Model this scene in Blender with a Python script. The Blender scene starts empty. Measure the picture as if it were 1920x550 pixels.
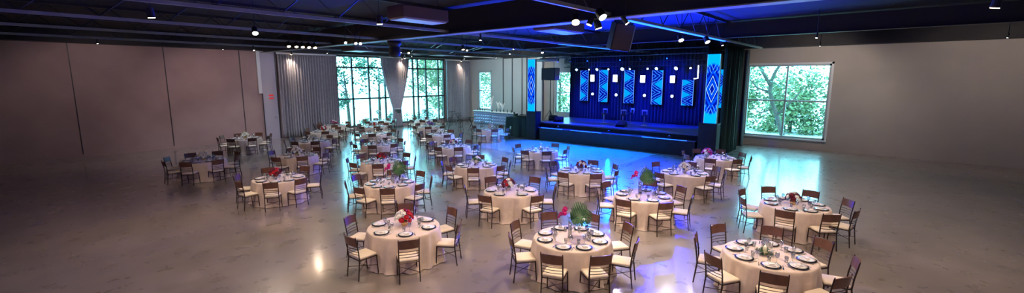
import bpy, bmesh, math, random, itertools
from mathutils import Vector, Matrix
PI = math.pi
sc = bpy.context.scene
C = sc.collection
random.seed(7)

# ------------------------------------------------------------------ camera, world, exposure
PITCH = math.atan(128 / 824); YAW = math.atan2(725, 833.9); EYE = 4.1
cam_d = bpy.data.cameras.new('camera'); cam = bpy.data.objects.new('camera', cam_d); C.objects.link(cam)
cam.location = (0, 0, EYE); cam.rotation_euler = (PI / 2 - PITCH, 0, YAW - PI / 2)
cam_d.sensor_width = 36; cam_d.sensor_fit = 'HORIZONTAL'; cam_d.lens = 36 * 824 / 1920
cam_d.clip_start = .05; cam_d.clip_end = 400
sc.camera = cam
sc.view_settings.view_transform = 'Standard'; sc.view_settings.look = 'None'
sc.view_settings.exposure = 0.3; sc.view_settings.gamma = 1; sc.view_settings.use_curve_mapping = False
SKY = (0.26, 0.84, 1.06); SKY_STRENGTH = 8.5
WARM = (1.0, .76, .56); COOLW = (.80, .86, 1.0); BLUE = (.0, .012, 1.0)
HOUSE_W = 360          # warm house lamps and the added fill lamps over the near tables
FILL_W = 430           # cooler house lamps and the added fill lamps over the far half
WASH_W = 620           # curtain wash lamps
w = bpy.data.worlds.new('sky'); sc.world = w; w.use_nodes = True
bg = w.node_tree.nodes['Background']; bg.inputs[0].default_value = (*SKY, 1); bg.inputs[1].default_value = SKY_STRENGTH

def area_portal(name, loc, rot, sx, sy):
    l = bpy.data.lights.new(name, 'AREA'); l.shape = 'RECTANGLE'; l.size = sx; l.size_y = sy; l.energy = 1
    l.cycles.is_portal = True
    o = bpy.data.objects.new(name, l); C.objects.link(o); o.location = loc; o.rotation_euler = rot
# daylight portals (they only guide the sky light through the glazing)
area_portal('daylight_portal', (21.9, 32.25, 3.0), (-PI / 2, 0, 0), 10.6, 5.6)
area_portal('daylight_portal', (30.6, 5.0, 2.7), (0, PI / 2, 0), 4.4, 4.4)
area_portal('daylight_portal', (30.6, 29.8, 2.9), (0, PI / 2, 0), 3.7, 1.8)
area_portal('daylight_portal', (30.6, 20.7, 2.9), (0, PI / 2, 0), 3.7, 1.6)

# ------------------------------------------------------------------ materials
def mat(name, col, rough=.6, metal=0., emit=None, es=0., spec=None, noise=None, coat=0., bump=None, sheen=0., trans=0.):
    m = bpy.data.materials.new(name); m.use_nodes = True; nt = m.node_tree; b = nt.nodes['Principled BSDF']
    b.inputs['Base Color'].default_value = (*col, 1); b.inputs['Roughness'].default_value = rough
    b.inputs['Metallic'].default_value = metal
    if spec is not None: b.inputs['Specular IOR Level'].default_value = spec
    if coat: b.inputs['Coat Weight'].default_value = coat; b.inputs['Coat Roughness'].default_value = .12
    if sheen: b.inputs['Sheen Weight'].default_value = sheen
    if emit: b.inputs['Emission Color'].default_value = (*emit, 1); b.inputs['Emission Strength'].default_value = es
    if noise:
        sc_, col2, det = noise
        tc = nt.nodes.new('ShaderNodeTexCoord'); n = nt.nodes.new('ShaderNodeTexNoise')
        n.inputs['Scale'].default_value = sc_; n.inputs['Detail'].default_value = det
        r = nt.nodes.new('ShaderNodeValToRGB'); r.color_ramp.elements[0].position = .32; r.color_ramp.elements[1].position = .68
        r.color_ramp.elements[0].color = (*col, 1); r.color_ramp.elements[1].color = (*col2, 1)
        nt.links.new(tc.outputs['Object'], n.inputs['Vector']); nt.links.new(n.outputs[0], r.inputs[0])
        nt.links.new(r.outputs[0], b.inputs['Base Color'])
    if bump:
        tc = nt.nodes.new('ShaderNodeTexCoord'); n = nt.nodes.new('ShaderNodeTexNoise'); n.inputs['Scale'].default_value = bump[0]
        bp = nt.nodes.new('ShaderNodeBump'); bp.inputs['Strength'].default_value = bump[1]
        nt.links.new(tc.outputs['Object'], n.inputs['Vector']); nt.links.new(n.outputs[0], bp.inputs['Height']); nt.links.new(bp.outputs[0], b.inputs['Normal'])
    return m

def glass_mat(name, tint=(1, 1, 1), refl=.12):
    m = bpy.data.materials.new(name); m.use_nodes = True; nt = m.node_tree; nt.nodes.clear()
    o = nt.nodes.new('ShaderNodeOutputMaterial'); t = nt.nodes.new('ShaderNodeBsdfTransparent'); g = nt.nodes.new('ShaderNodeBsdfGlossy')
    g.inputs['Roughness'].default_value = .03; t.inputs[0].default_value = (*tint, 1)
    lw = nt.nodes.new('ShaderNodeLayerWeight'); lw.inputs[0].default_value = .35
    mm = nt.nodes.new('ShaderNodeMath'); mm.operation = 'MULTIPLY_ADD'; mm.inputs[1].default_value = .6; mm.inputs[2].default_value = refl; mm.use_clamp = True
    mx = nt.nodes.new('ShaderNodeMixShader')
    nt.links.new(lw.outputs['Facing'], mm.inputs[0]); nt.links.new(mm.outputs[0], mx.inputs[0])
    nt.links.new(t.outputs[0], mx.inputs[1]); nt.links.new(g.outputs[0], mx.inputs[2]); nt.links.new(mx.outputs[0], o.inputs[0])
    return m

M = {}
def floor_mat():
    m = bpy.data.materials.new('polished_concrete'); m.use_nodes = True; nt = m.node_tree; b = nt.nodes['Principled BSDF']; L = nt.links.new
    tc = nt.nodes.new('ShaderNodeTexCoord')
    n1 = nt.nodes.new('ShaderNodeTexNoise'); n1.inputs['Scale'].default_value = .8; n1.inputs['Detail'].default_value = 10; n1.inputs['Roughness'].default_value = .55
    n2 = nt.nodes.new('ShaderNodeTexNoise'); n2.inputs['Scale'].default_value = 2.2; n2.inputs['Detail'].default_value = 3
    r = nt.nodes.new('ShaderNodeValToRGB'); r.color_ramp.elements[0].position = .34; r.color_ramp.elements[1].position = .72
    r.color_ramp.elements[0].color = (.185, .16, .145, 1); r.color_ramp.elements[1].color = (.31, .26, .232, 1)
    mx = nt.nodes.new('ShaderNodeMath'); mx.operation = 'MULTIPLY_ADD'; mx.inputs[1].default_value = .35
    ms = nt.nodes.new('ShaderNodeMath'); ms.operation = 'MULTIPLY'; ms.inputs[1].default_value = .68
    L(tc.outputs['Object'], n1.inputs['Vector']); L(tc.outputs['Object'], n2.inputs['Vector'])
    L(n1.outputs[0], ms.inputs[0]); L(n2.outputs[0], mx.inputs[0]); L(ms.outputs[0], mx.inputs[2]); L(mx.outputs[0], r.inputs[0])
    L(r.outputs[0], b.inputs['Base Color'])
    rr = nt.nodes.new('ShaderNodeMapRange'); rr.inputs['To Min'].default_value = .22; rr.inputs['To Max'].default_value = .36
    L(n2.outputs[0], rr.inputs[0]); L(rr.outputs[0], b.inputs['Roughness'])
    b.inputs['Specular IOR Level'].default_value = .75
    b.inputs['Coat Weight'].default_value = 1; b.inputs['Coat Roughness'].default_value = .13; b.inputs['Coat IOR'].default_value = 1.6
    return m

def led_mat(name, strength):
    """blue chevron / diamond graphics of the LED screens, driven by UV (0..1 across, v in widths)"""
    m = bpy.data.materials.new(name); m.use_nodes = True; nt = m.node_tree; nt.nodes.clear(); L = nt.links.new
    out = nt.nodes.new('ShaderNodeOutputMaterial'); em = nt.nodes.new('ShaderNodeEmission'); em.inputs[1].default_value = strength
    uv = nt.nodes.new('ShaderNodeUVMap'); sx = nt.nodes.new('ShaderNodeSeparateXYZ'); L(uv.outputs[0], sx.inputs[0])
    def mth(op, a, b=None, clamp=False):
        n = nt.nodes.new('ShaderNodeMath'); n.operation = op; n.use_clamp = clamp
        for i, v in enumerate((a, b)):
            if v is None: continue
            if isinstance(v, (int, float)): n.inputs[i].default_value = v
            else: L(v, n.inputs[i])
        return n.outputs[0]
    u = mth('ABSOLUTE', mth('SUBTRACT', sx.outputs[0], .5))
    v = mth('ABSOLUTE', mth('SUBTRACT', sx.outputs[1], 2.5))
    nz = nt.nodes.new('ShaderNodeTexNoise'); nz.inputs['Scale'].default_value = 2.2; L(uv.outputs[0], nz.inputs['Vector'])
    d = mth('ADD', mth('MULTIPLY', u, 1.7), v)
    bands = mth('SINE', mth('ADD', mth('MULTIPLY', mth('ADD', mth('MULTIPLY', u, -1.9), v), 13), mth('MULTIPLY', nz.outputs[0], 4.0)))
    band2 = mth('SINE', mth('ADD', mth('MULTIPLY', d, 9), mth('MULTIPLY', nz.outputs[0], 5.0)))
    lo = nt.nodes.new('ShaderNodeMapRange'); lo.inputs['From Min'].default_value = -1; L(band2, lo.inputs[0])
    r = nt.nodes.new('ShaderNodeValToRGB'); cr = r.color_ramp
    cr.elements[0].position = 0; cr.elements[0].color = (.0, .004, .20, 1)
    cr.elements[1].position = 1; cr.elements[1].color = (.0, .06, .75, 1)
    e = cr.elements.new(.55); e.color = (.0, .015, .42, 1)
    L(lo.outputs[0], r.inputs[0])
    # thin chevron strokes toward both ends, cyan wash at the very ends
    strokes = mth('MULTIPLY', mth('GREATER_THAN', bands, .82), mth('GREATER_THAN', v, 1.15))
    ms = nt.nodes.new('ShaderNodeMixRGB'); ms.inputs[2].default_value = (.06, .26, 1, 1); L(strokes, ms.inputs[0]); L(r.outputs[0], ms.inputs[1])
    endw = nt.nodes.new('ShaderNodeMapRange'); endw.inputs['From Min'].default_value = 1.75; endw.inputs['From Max'].default_value = 1.95; L(mth('SUBTRACT', v, mth('MULTIPLY', u, -.35)), endw.inputs[0])
    mx = nt.nodes.new('ShaderNodeMixRGB'); mx.inputs[2].default_value = (.0, .30, 1, 1); L(endw.outputs[0], mx.inputs[0]); L(ms.outputs[0], mx.inputs[1])
    d2 = mth('ADD', mth('MULTIPLY', u, 2.1), v)
    def ring(rad, th):
        return mth('LESS_THAN', mth('ABSOLUTE', mth('SUBTRACT', d2, rad)), th)
    rings = mth('ADD', ring(.95, .035), ring(.40, .03), True)
    mx2 = nt.nodes.new('ShaderNodeMixRGB'); mx2.inputs[2].default_value = (.35, .65, 1, 1); L(rings, mx2.inputs[0]); L(mx.outputs[0], mx2.inputs[1])
    edge = mth('GREATER_THAN', u, .47)
    mx3 = nt.nodes.new('ShaderNodeMixRGB'); mx3.inputs[2].default_value = (.12, .42, 1, 1); L(edge, mx3.inputs[0]); L(mx2.outputs[0], mx3.inputs[1])
    L(mx3.outputs[0], em.inputs[0]); L(em.outputs[0], out.inputs[0])
    return m

def led_mat2(name, strength, ph):
    """panel screens on the backdrop: cyan triangles with blue diagonal strokes"""
    m = bpy.data.materials.new(name); m.use_nodes = True; nt = m.node_tree; nt.nodes.clear(); L = nt.links.new
    out = nt.nodes.new('ShaderNodeOutputMaterial'); em = nt.nodes.new('ShaderNodeEmission'); em.inputs[1].default_value = strength
    uv = nt.nodes.new('ShaderNodeUVMap'); sx = nt.nodes.new('ShaderNodeSeparateXYZ'); L(uv.outputs[0], sx.inputs[0])
    def mth(op, a, b=None, clamp=False):
        n = nt.nodes.new('ShaderNodeMath'); n.operation = op; n.use_clamp = clamp
        for i, v in enumerate((a, b)):
            if v is None: continue
            if isinstance(v, (int, float)): n.inputs[i].default_value = v
            else: L(v, n.inputs[i])
        return n.outputs[0]
    u = sx.outputs[0] if ph % 2 == 0 else mth('SUBTRACT', 1.0, sx.outputs[0])
    vv = mth('ADD', sx.outputs[1], .9 * ph + .3)
    nz = nt.nodes.new('ShaderNodeTexNoise'); nz.inputs['Scale'].default_value = 1.6; L(uv.outputs[0], nz.inputs['Vector'])
    tri = mth('PINGPONG', vv, 1.2)
    lim = mth('SUBTRACT', mth('MULTIPLY', tri, 1.0), .42)
    inside = mth('GREATER_THAN', lim, u)
    dg = mth('ADD', mth('MULTIPLY', mth('SUBTRACT', u, lim), 15), mth('MULTIPLY', nz.outputs[0], 9))
    st = mth('GREATER_THAN', mth('SINE', dg), .72)
    mxa = nt.nodes.new('ShaderNodeMixRGB'); mxa.inputs[1].default_value = (.0, .006, .24, 1); mxa.inputs[2].default_value = (.03, .20, 1, 1); L(st, mxa.inputs[0])
    mxb = nt.nodes.new('ShaderNodeMixRGB'); mxb.inputs[2].default_value = (.0, .26, 1, 1); L(inside, mxb.inputs[0]); L(mxa.outputs[0], mxb.inputs[1])
    ed = mth('GREATER_THAN', mth('ABSOLUTE', mth('SUBTRACT', sx.outputs[0], .5)), .455)
    mxc = nt.nodes.new('ShaderNodeMixRGB'); mxc.inputs[2].default_value = (.12, .3, 1, 1); L(ed, mxc.inputs[0]); L(mxb.outputs[0], mxc.inputs[1])
    L(mxc.outputs[0], em.inputs[0]); L(em.outputs[0], out.inputs[0])
    return m

def leaf_mat(name, c1, c2):
    m = mat(name, c1, .55, noise=(.9, c2, 3))
    return m

M['floor'] = floor_mat()
M['dance'] = mat('dance_floor_vinyl', (.30, .33, .38), .18, spec=.8, coat=.6, noise=(.4, (.36, .38, .42), 3))
M['ceiling'] = mat('black_ceiling', (.016, .015, .018), .8, noise=(1.2, (.03, .026, .028), 4))
M['beam'] = mat('painted_steel_beam', (.30, .34, .33), .45, noise=(2, (.38, .42, .40), 2))
M['beam_dark'] = mat('dark_steel', (.035, .035, .04), .45)
M['wall_a'] = mat('mauve_brown_wall', (.38, .25, .235), .8, noise=(.7, (.44, .30, .275), 3))
M['wall_b'] = mat('grey_panel_wall', (.50, .50, .49), .7, noise=(.5, (.56, .55, .53), 2))
M['wall_r'] = mat('beige_wall', (.44, .38, .33), .8, noise=(.6, (.5, .43, .37), 3))
M['lilac'] = mat('lilac_grey_door', (.44, .40, .46), .6)
M['white'] = mat('white_paint', (.75, .75, .75), .5)
M['frame'] = mat('bronze_window_frame', (.05, .06, .055), .4, metal=.3)
M['frame_w'] = mat('pale_window_frame', (.45, .50, .50), .4)
M['glass'] = glass_mat('window_glass', (1, 1, 1), .02)
M['tglass'] = glass_mat('table_glass', (.93, .96, .98), .22)
M['curtain'] = mat('grey_curtain', (.31, .30, .34), .75, sheen=.2, noise=(6, (.37, .36, .40), 2))
M['black_cloth'] = mat('black_drape', (.03, .032, .038), .75, sheen=.2)
M['dark_cloth'] = mat('dark_green_drape', (.014, .04, .034), .7)
M['cloth'] = mat('champagne_tablecloth', (.68, .54, .44), .7, sheen=.25, noise=(9, (.74, .60, .50), 2))
M['cloth_top'] = mat('pale_overlay', (.80, .72, .62), .7)
M['metal'] = mat('brown_chair_metal', (.045, .028, .022), .35, metal=.6)
M['wood'] = mat('brown_chair_wood', (.105, .046, .028), .38, noise=(7, (.16, .07, .04), 4), coat=.2)
M['cushion'] = mat('cream_cushion', (.78, .66, .50), .7, noise=(5, (.83, .71, .56), 2))
M['china'] = mat('white_china', (.86, .84, .82), .2, coat=.5)
M['charger'] = mat('dark_charger', (.030, .035, .060), .2, coat=.6)
M['napkin'] = mat('white_napkin', (.82, .78, .76), .8)
M['steel'] = mat('cutlery_steel', (.75, .75, .78), .2, metal=1)
M['gold'] = mat('gold_vase', (.75, .52, .22), .25, metal=.9)
M['mercury'] = mat('silver_vase', (.65, .62, .60), .25, metal=.85)
M['red'] = mat('red_petals', (.55, .012, .03), .55); M['burg'] = mat('burgundy_petals', (.17, .008, .028), .55)
M['pink'] = mat('magenta_petals', (.62, .02, .25), .5); M['purple'] = mat('purple_petals', (.22, .05, .42), .5)
M['cream'] = mat('cream_petals', (.82, .74, .55), .6); M['whitef'] = mat('white_petals', (.88, .86, .82), .6)
M['green'] = mat('leaf_green', (.035, .11, .03), .45, noise=(9, (.06, .17, .05), 2))
M['darkgreen'] = mat('palm_leaf_green', (.02, .075, .035), .35, noise=(7, (.05, .13, .05), 2))
M['wax'] = mat('candle_wax', (.88, .80, .62), .5, emit=(1, .72, .35), es=.35)
M['flame'] = mat('candle_flame', (1, .7, .3), .5, emit=(1, .62, .2), es=30)
M['black'] = mat('black_equipment', (.014, .014, .016), .45, noise=(14, (.024, .022, .024), 2))
M['grille'] = mat('speaker_grille', (.06, .045, .04), .6, noise=(40, (.09, .07, .06), 2))
M['stage_top'] = mat('stage_deck', (.10, .16, .26), .32, spec=.7, noise=(5, (.15, .22, .34), 3))
M['stage_side'] = mat('stage_skirt', (.008, .012, .016), .6, noise=(3, (.014, .024, .026), 4))
M['stage_edge'] = mat('stage_edge_gloss', (.10, .13, .30), .16, spec=.9, coat=.8)
M['bulbw'] = mat('warm_lamp_lens', (1, .8, .6), .4, emit=(1, .66, .36), es=22)
M['bulbc'] = mat('white_lamp_lens', (1, 1, 1), .4, emit=(1, .93, .85), es=25)
M['bulbb'] = mat('blue_lamp_lens', (.5, .6, 1), .4, emit=(.20, .40, 1), es=22)
M['bulbw2'] = mat('blinder_lens', (.8, .85, 1), .4, emit=(.62, .72, 1), es=9)
M['blueglow'] = mat('blue_glow', (.1, .2, 1), .4, emit=(.01, .09, 1), es=5)  # blue lamp lenses, plus painted-in blue light on joists and tread edge
M['panel_off'] = mat('ceiling_unit_face', (.55, .58, .66), .35)
M['panel_side'] = mat('ceiling_unit_side', (.16, .11, .09), .6)
M['quilt'] = mat('quilted_bar_front', (.32, .42, .62), .22, metal=.4)
M['bark'] = mat('tree_bark', (.05, .042, .034), .9, noise=(5, (.08, .068, .055), 4))
M['leafA'] = leaf_mat('teal_green_leaves', (.010, .060, .032), (.03, .12, .05))
M['leafB'] = leaf_mat('pale_green_leaves', (.06, .12, .055), (.16, .24, .09))
M['leafC'] = leaf_mat('pale_hedge_leaves', (.10, .155, .075), (.20, .25, .11))
M['grass'] = mat('pale_paving_outside', (.55, .56, .52), .9)
M['hedge'] = leaf_mat('hedge_leaves', (.03, .12, .06), (.09, .22, .10))
M['bottle'] = mat('green_glass_bottle', (.02, .05, .03), .1, coat=.8)
M['redsign'] = mat('red_sign', (.6, .02, .02), .5, emit=(1, .05, .03), es=.25)

# ------------------------------------------------------------------ mesh helpers
class MB:
    def __init__(s): s.v = []; s.f = []; s.smooth = False; s.uv = None
    def add(s, vs, fs):
        o = len(s.v); s.v += [tuple(v) for v in vs]; s.f += [tuple(i + o for i in f) for f in fs]; return s
    def box(s, x0, x1, y0, y1, z0, z1):
        return s.add([(x0, y0, z0), (x1, y0, z0), (x1, y1, z0), (x0, y1, z0), (x0, y0, z1), (x1, y0, z1), (x1, y1, z1), (x0, y1, z1)],
                     [(0, 3, 2, 1), (4, 5, 6, 7), (0, 1, 5, 4), (1, 2, 6, 5), (2, 3, 7, 6), (3, 0, 4, 7)])
    def cbox(s, c, d, rz=0, rx=0):
        R = Matrix.Rotation(rz, 3, 'Z') @ Matrix.Rotation(rx, 3, 'X'); b = MB().box(-d[0] / 2, d[0] / 2, -d[1] / 2, d[1] / 2, -d[2] / 2, d[2] / 2)
        return s.add([R @ Vector(v) + Vector(c) for v in b.v], b.f)
    def tube(s, pts, r, n=6, cap=True):
        pts = [Vector(p) for p in pts]; rs = r if isinstance(r, (list, tuple)) else [r] * len(pts); vs = []; fs = []
        up = None
        for i, p in enumerate(pts):
            d = (pts[min(i + 1, len(pts) - 1)] - pts[max(i - 1, 0)]).normalized()
            if up is None: up = Vector((0, 0, 1)) if abs(d.z) < .9 else Vector((1, 0, 0))
            a = d.cross(up).normalized(); b = d.cross(a).normalized(); up = -b if False else up
            for k in range(n):
                t = 2 * PI * k / n; vs.append(p + rs[i] * (math.cos(t) * a + math.sin(t) * b))
        for i in range(len(pts) - 1):
            for k in range(n): fs.append((i * n + k, i * n + (k + 1) % n, (i + 1) * n + (k + 1) % n, (i + 1) * n + k))
        if cap: fs.append(tuple(range(n))[::-1]); fs.append(tuple((len(pts) - 1) * n + k for k in range(n)))
        return s.add(vs, fs)
    def lathe(s, prof, n=20, c=(0, 0, 0), close=True):
        vs = []; fs = []
        for r, z in prof:
            for k in range(n):
                t = 2 * PI * k / n; vs.append((c[0] + r * math.cos(t), c[1] + r * math.sin(t), c[2] + z))
        m = len(prof)
        for i in range(m - 1):
            for k in range(n): fs.append((i * n + k, i * n + (k + 1) % n, (i + 1) * n + (k + 1) % n, (i + 1) * n + k))
        if close: fs.append(tuple(range(n))[::-1]); fs.append(tuple((m - 1) * n + k for k in range(n)))
        return s.add(vs, fs)
    def mesh(s, name, m, smooth=False, bevel=0):
        me = bpy.data.meshes.new(name); me.from_pydata(s.v, [], s.f); me.validate()
        bm = bmesh.new(); bm.from_mesh(me); bmesh.ops.recalc_face_normals(bm, faces=bm.faces)
        if bevel: bmesh.ops.bevel(bm, geom=bm.edges[:], offset=bevel, segments=2, profile=.5, affect='EDGES')
        bm.to_mesh(me); bm.free()
        me.materials.append(M[m] if isinstance(m, str) else m)
        if smooth:
            for p in me.polygons: p.use_smooth = True
        return me

def link(name, me, parent=None, loc=(0, 0, 0), rz=0.0):
    o = bpy.data.objects.new(name, me); C.objects.link(o); o.location = loc; o.rotation_euler = (0, 0, rz)
    if parent: o.parent = parent
    return o
def part(name, mb, m, parent, smooth=False, bevel=0, loc=(0, 0, 0), rz=0.0):
    return link(name, mb.mesh(name, m, smooth, bevel) if isinstance(mb, MB) else mb, parent, loc, rz)
def tag(o, label, cat, group=None):
    o['label'] = label; o['category'] = cat
    if group: o['group'] = group
    return o
def thing(name, label, cat, loc=(0, 0, 0), rz=0.0, group=None):
    o = link(name, None, None, loc, rz); o.empty_display_size = .1
    return tag(o, label, cat, group)
def struct(name, mb, m, smooth=False, bevel=0):
    o = part(name, mb, m, None, smooth, bevel); o['kind'] = 'structure'; return o
def dup(root, loc=None, rz=None, label=None, group=None):
    r = root.copy(); C.objects.link(r)
    if loc is not None: r.location = loc
    if rz is not None: r.rotation_euler = (0, 0, rz)
    if label: r['label'] = label
    if group: r['group'] = group
    for ch in KIDS.get(root.name, None) or list(root.children):
        c = ch.copy(); C.objects.link(c); c.parent = r
        for g in ch.children:
            d = g.copy(); C.objects.link(d); d.parent = c
    return r
KIDS = {}

# ------------------------------------------------------------------ room shell
XB, YA, HC = 30.3, 32.0, 5.87          # far right wall, window wall, underside of the perimeter bulkhead
X0, Y0 = -3.0, -9.0
CZ = 6.7
struct('floor', MB().box(X0 - .3, XB + .3, Y0 - .3, YA + .3, -.2, 0), 'floor')
struct('ceiling', MB().box(X0 - .3, XB + .3, Y0 - .3, YA + .3, CZ, CZ + .2), 'ceiling')
struct('trim_1', MB().box(X0, XB - .9, YA - .9, YA, HC, CZ), 'ceiling')
struct('trim_2', MB().box(XB - .9, XB, Y0, YA, HC, CZ), 'ceiling')

def wall_x(x, y0, y1, zt, holes, t=.3):     # wall in plane X=x, thickness outward
    mb = MB(); ys = y0
    for (a, b, za, zb) in sorted(holes):
        mb.box(x, x + t, ys, a, 0, zt); mb.box(x, x + t, a, b, 0, za); mb.box(x, x + t, a, b, zb, zt); ys = b
    mb.box(x, x + t, ys, y1, 0, zt); return mb
def wall_y(y, x0, x1, zt, holes, t=.3):
    mb = MB(); xs = x0
    for (a, b, za, zb) in sorted(holes):
        mb.box(xs, a, y, y + t, 0, zt); mb.box(a, b, y, y + t, 0, za); mb.box(a, b, y, y + t, zb, zt); xs = b
    mb.box(xs, x1, y, y + t, 0, zt); return mb
WA = (16.6, 27.2, .28, 5.84)
W1 = (28.95, 30.65 - .02, 1.12, 4.74); W2 = (19.95, 21.5, 1.25, 4.65); W3 = (2.85, 7.05, .60, 4.90)
struct('wall_left', wall_y(YA, X0, XB + .3, CZ, [WA]), 'wall_a')
struct('wall_right', wall_x(XB, Y0, YA, CZ, [W1, W2, W3]), 'wall_b')
struct('wall_back', MB().box(X0 - .3, X0, Y0 - .3, YA + .3, 0, CZ), 'wall_a')
struct('wall_near', MB().box(X0, XB + .3, Y0 - .3, Y0, 0, CZ), 'wall_a')
struct('wall_stage', MB().box(XB - .03, XB, 7.25, 19.9, 0, HC), 'wall_r')
mb = MB(); mb.box(XB - .03, XB, Y0, 2.85, .0, HC); mb.box(XB - .03, XB, 2.85, 7.05, 0, .6); mb.box(XB - .03, XB, 2.85, 7.05, 4.9, HC); mb.box(XB - .03, XB, 7.05, 7.25, 0, HC)
struct('trim_3', mb, 'wall_r')
struct('trim_4', MB().box(XB - .04, XB, 21.7, 22.7, 0, HC), 'wall_r')           # warm bay beside the stage window
struct('trim_5', MB().box(XB - .28, XB, 22.75, 23.25, 0, HC), 'white')           # white pilaster
for i, y in enumerate((24.6, 25.15, 26.3, 27.4)):
    struct('trim_%d' % (6 + i), MB().box(XB - .05, XB, y - .035, y + .035, 0, HC), 'beam_dark')
struct('baseboard_right', MB().box(XB - .06, XB - .03, Y0, 7.2, 0, .14), 'wall_r')
struct('baseboard_left', MB().box(X0, 12.3, YA - .03, YA, 0, .14), 'wall_a')
# left part of the window wall: panel seams, lilac door bay, pale strip
for i, x in enumerate((2.4, 6.3, 10.18)):
    struct('trim_%d' % (10 + i), MB().box(x - .02, x + .02, YA - .025, YA, 0, HC), 'beam_dark')
struct('trim_13', MB().box(11.15, 11.35, YA - .1, YA, 3.1, HC), 'white')
d1 = struct('door_1', MB().box(11.35, 12.3, YA - .07, YA, 0, HC), 'lilac')
part('door_frame', MB().box(12.27, 12.33, YA - .11, YA - .07, 0, HC).box(11.32, 11.37, YA - .11, YA - .07, 0, 3.1), 'beam_dark', d1)
part('door_handle', MB().tube([(12.1, YA - .08, 1.5), (12.1, YA - .16, 1.5), (11.98, YA - .16, 1.5)], .02), 'steel', d1)
sg = thing('wall_sign', 'small red two-line sign on the lilac door bay beside the grey curtain', 'sign', (11.88, YA - .07, 2.85))
part('sign_plate', MB().box(-.14, .14, -.02, 0, .06, .16).box(-.14, .14, -.02, 0, -.14, -.04), 'redsign', sg)

def window(idx, plane, a0, a1, z0, z1, muls, trans, fm, fw=.09, bw=.06, skipglass=False):
    """plane: ('x',X) or ('y',Y); the frame sits in the wall depth"""
    fr = MB(); gl = MB()
    def bx(m, p, q, za, zb, d0, d1):
        if plane[0] == 'y': m.box(p, q, plane[1] + d0, plane[1] + d1, za, zb)
        else: m.box(plane[1] + d0, plane[1] + d1, p, q, za, zb)
    for (p, q, za, zb) in ((a0, a0 + fw, z0, z1), (a1 - fw, a1, z0, z1), (a0, a1, z0, z0 + fw), (a0, a1, z1 - fw, z1)): bx(fr, p, q, za, zb, .02, .16)
    for x in muls: bx(fr, x - bw / 2, x + bw / 2, z0, z1, .03, .15)
    for z in trans: bx(fr, a0, a1, z - bw / 2, z + bw / 2, .03, .15)
    o = part('window_%d' % idx, fr, fm, None); o['kind'] = 'structure'
    xs = [a0 + fw] + list(muls) + [a1 - fw]; zs = [z0 + fw] + list(trans) + [z1 - fw]
    for i in range(len(xs) - 1):
        for j in range(len(zs) - 1):
            g = MB(); bx(g, xs[i], xs[i + 1], zs[j], zs[j + 1], .085, .097); part('pane', g, 'glass', o)
    return o
window(1, ('y', YA), *WA, (17.94, 19.38, 20.85, 22.29, 23.68, 24.2, 25.09, 26.51), (2.5, 4.93), 'frame', .12, .12)
window(2, ('x', XB), *W1, (), (2.94,), 'frame_w', .1, .08)
window(3, ('x', XB), *W2, (), (2.93,), 'frame_w', .1, .08)
window(4, ('x', XB), *W3, (4.95,), (2.79,), 'frame_w', .1, .09)
sill = MB().box(XB - .12, XB + .02, 2.75, 7.15, .52, .6); struct('trim_14', sill, 'white')
struct('trim_15', MB().box(XB - .05, XB, 7.05, 7.15, .6, 5.0).box(XB - .05, XB, 2.75, 2.85, .6, 5.0).box(XB - .05, XB, 2.75, 7.15, 4.9, 5.0), 'white')
struct('trim_16', MB().box(XB - .1, XB, 28.85, 30.7, 1.02, 1.12).box(XB - .05, XB, 28.83, 28.95, 1.12, 4.86).box(XB - .05, XB, 28.85, 30.7, 4.74, 4.86), 'frame_w')

# dance floor sheet laid in front of the stage
df = part('dance_floor', MB().box(18.3, 22.9, 9.6, 19.6, 0.0, .012), 'dance', None)
tag(df, 'glossy pale dance floor lying on the concrete in front of the stage', 'dance floor')

# ------------------------------------------------------------------ ceiling steel
def joist(y, x0, x1, label, side=1):
    t = thing('roof_joist', label, 'beam', (0, y, 5.8))
    part('bottom_chord', MB().box(x0, x1, -.04, .04, 0, .09), 'beam', t)
    part('top_chord', MB().box(x0, x1, -.05, .05, .80, .9), 'beam_dark', t)
    wb = MB(); x = x0 + .2; k = 0
    while x + .8 < x1:
        z0, z1 = (.09, .8) if k % 2 == 0 else (.8, .09)
        wb.tube([(x, 0, z0), (x + .8, 0, z1)], .018, 4); x += .8; k += 1
    part('web', wb, 'beam_dark', t)
    return t
jn = {6.2: 'steel ceiling joist nearest the stage right side, lit blue underneath', 13.0: 'long steel ceiling joist crossing the middle of the hall',
      17.7: 'steel ceiling joist between the middle one and the window side pair', 22.0: 'steel ceiling joist third in from the window wall', 26.6: 'steel ceiling joist nearest the tall window wall'}
J = {y: joist(y, X0 + .1, XB - 1, l) for y, l in jn.items()}
t = thing('main_beam', 'wide pale steel girder running from the window wall toward the right', 'beam', (11.3, 0, 5.72))
part('bottom_flange', MB().box(-.2, .2, Y0 + .1, YA - 1, 0, .03), 'beam', t)
part('web_plate', MB().box(-.02, .02, Y0 + .1, YA - 1, .03, .9), 'beam_dark', t)
t = thing('main_beam', 'dark steel girder across the ceiling just in front of the stage', 'beam', (22.4, 0, 5.95))
part('bottom_flange', MB().box(-.15, .15, Y0 + .1, YA - 1, 0, .03), 'beam_dark', t)
part('web_plate', MB().box(-.02, .02, Y0 + .1, YA - 1, .03, .7), 'beam_dark', t)
# slender diagonal braces hanging off the joists, each pair a part
for y, xs in ((17.7, (12.1, 14.6, 15.0, 17.6, 18.0, 20.5)), (22.0, (13.2, 16.4, 19.6))):
    for x in xs:
        part('brace', MB().tube([(x, 0.04, .02), (x + 2.0, 3.0, .06)], .022, 4), 'beam', J[y])
# glowing strips stand in for blue light falling on the joists
part('painted_glow', MB().box(12.4, 22.0, -.05, .05, -.03, 0), 'blueglow', J[6.2])
part('painted_glow', MB().box(18.5, 24.2, -.03, .03, -.02, 0), 'blueglow', J[13.0])

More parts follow.
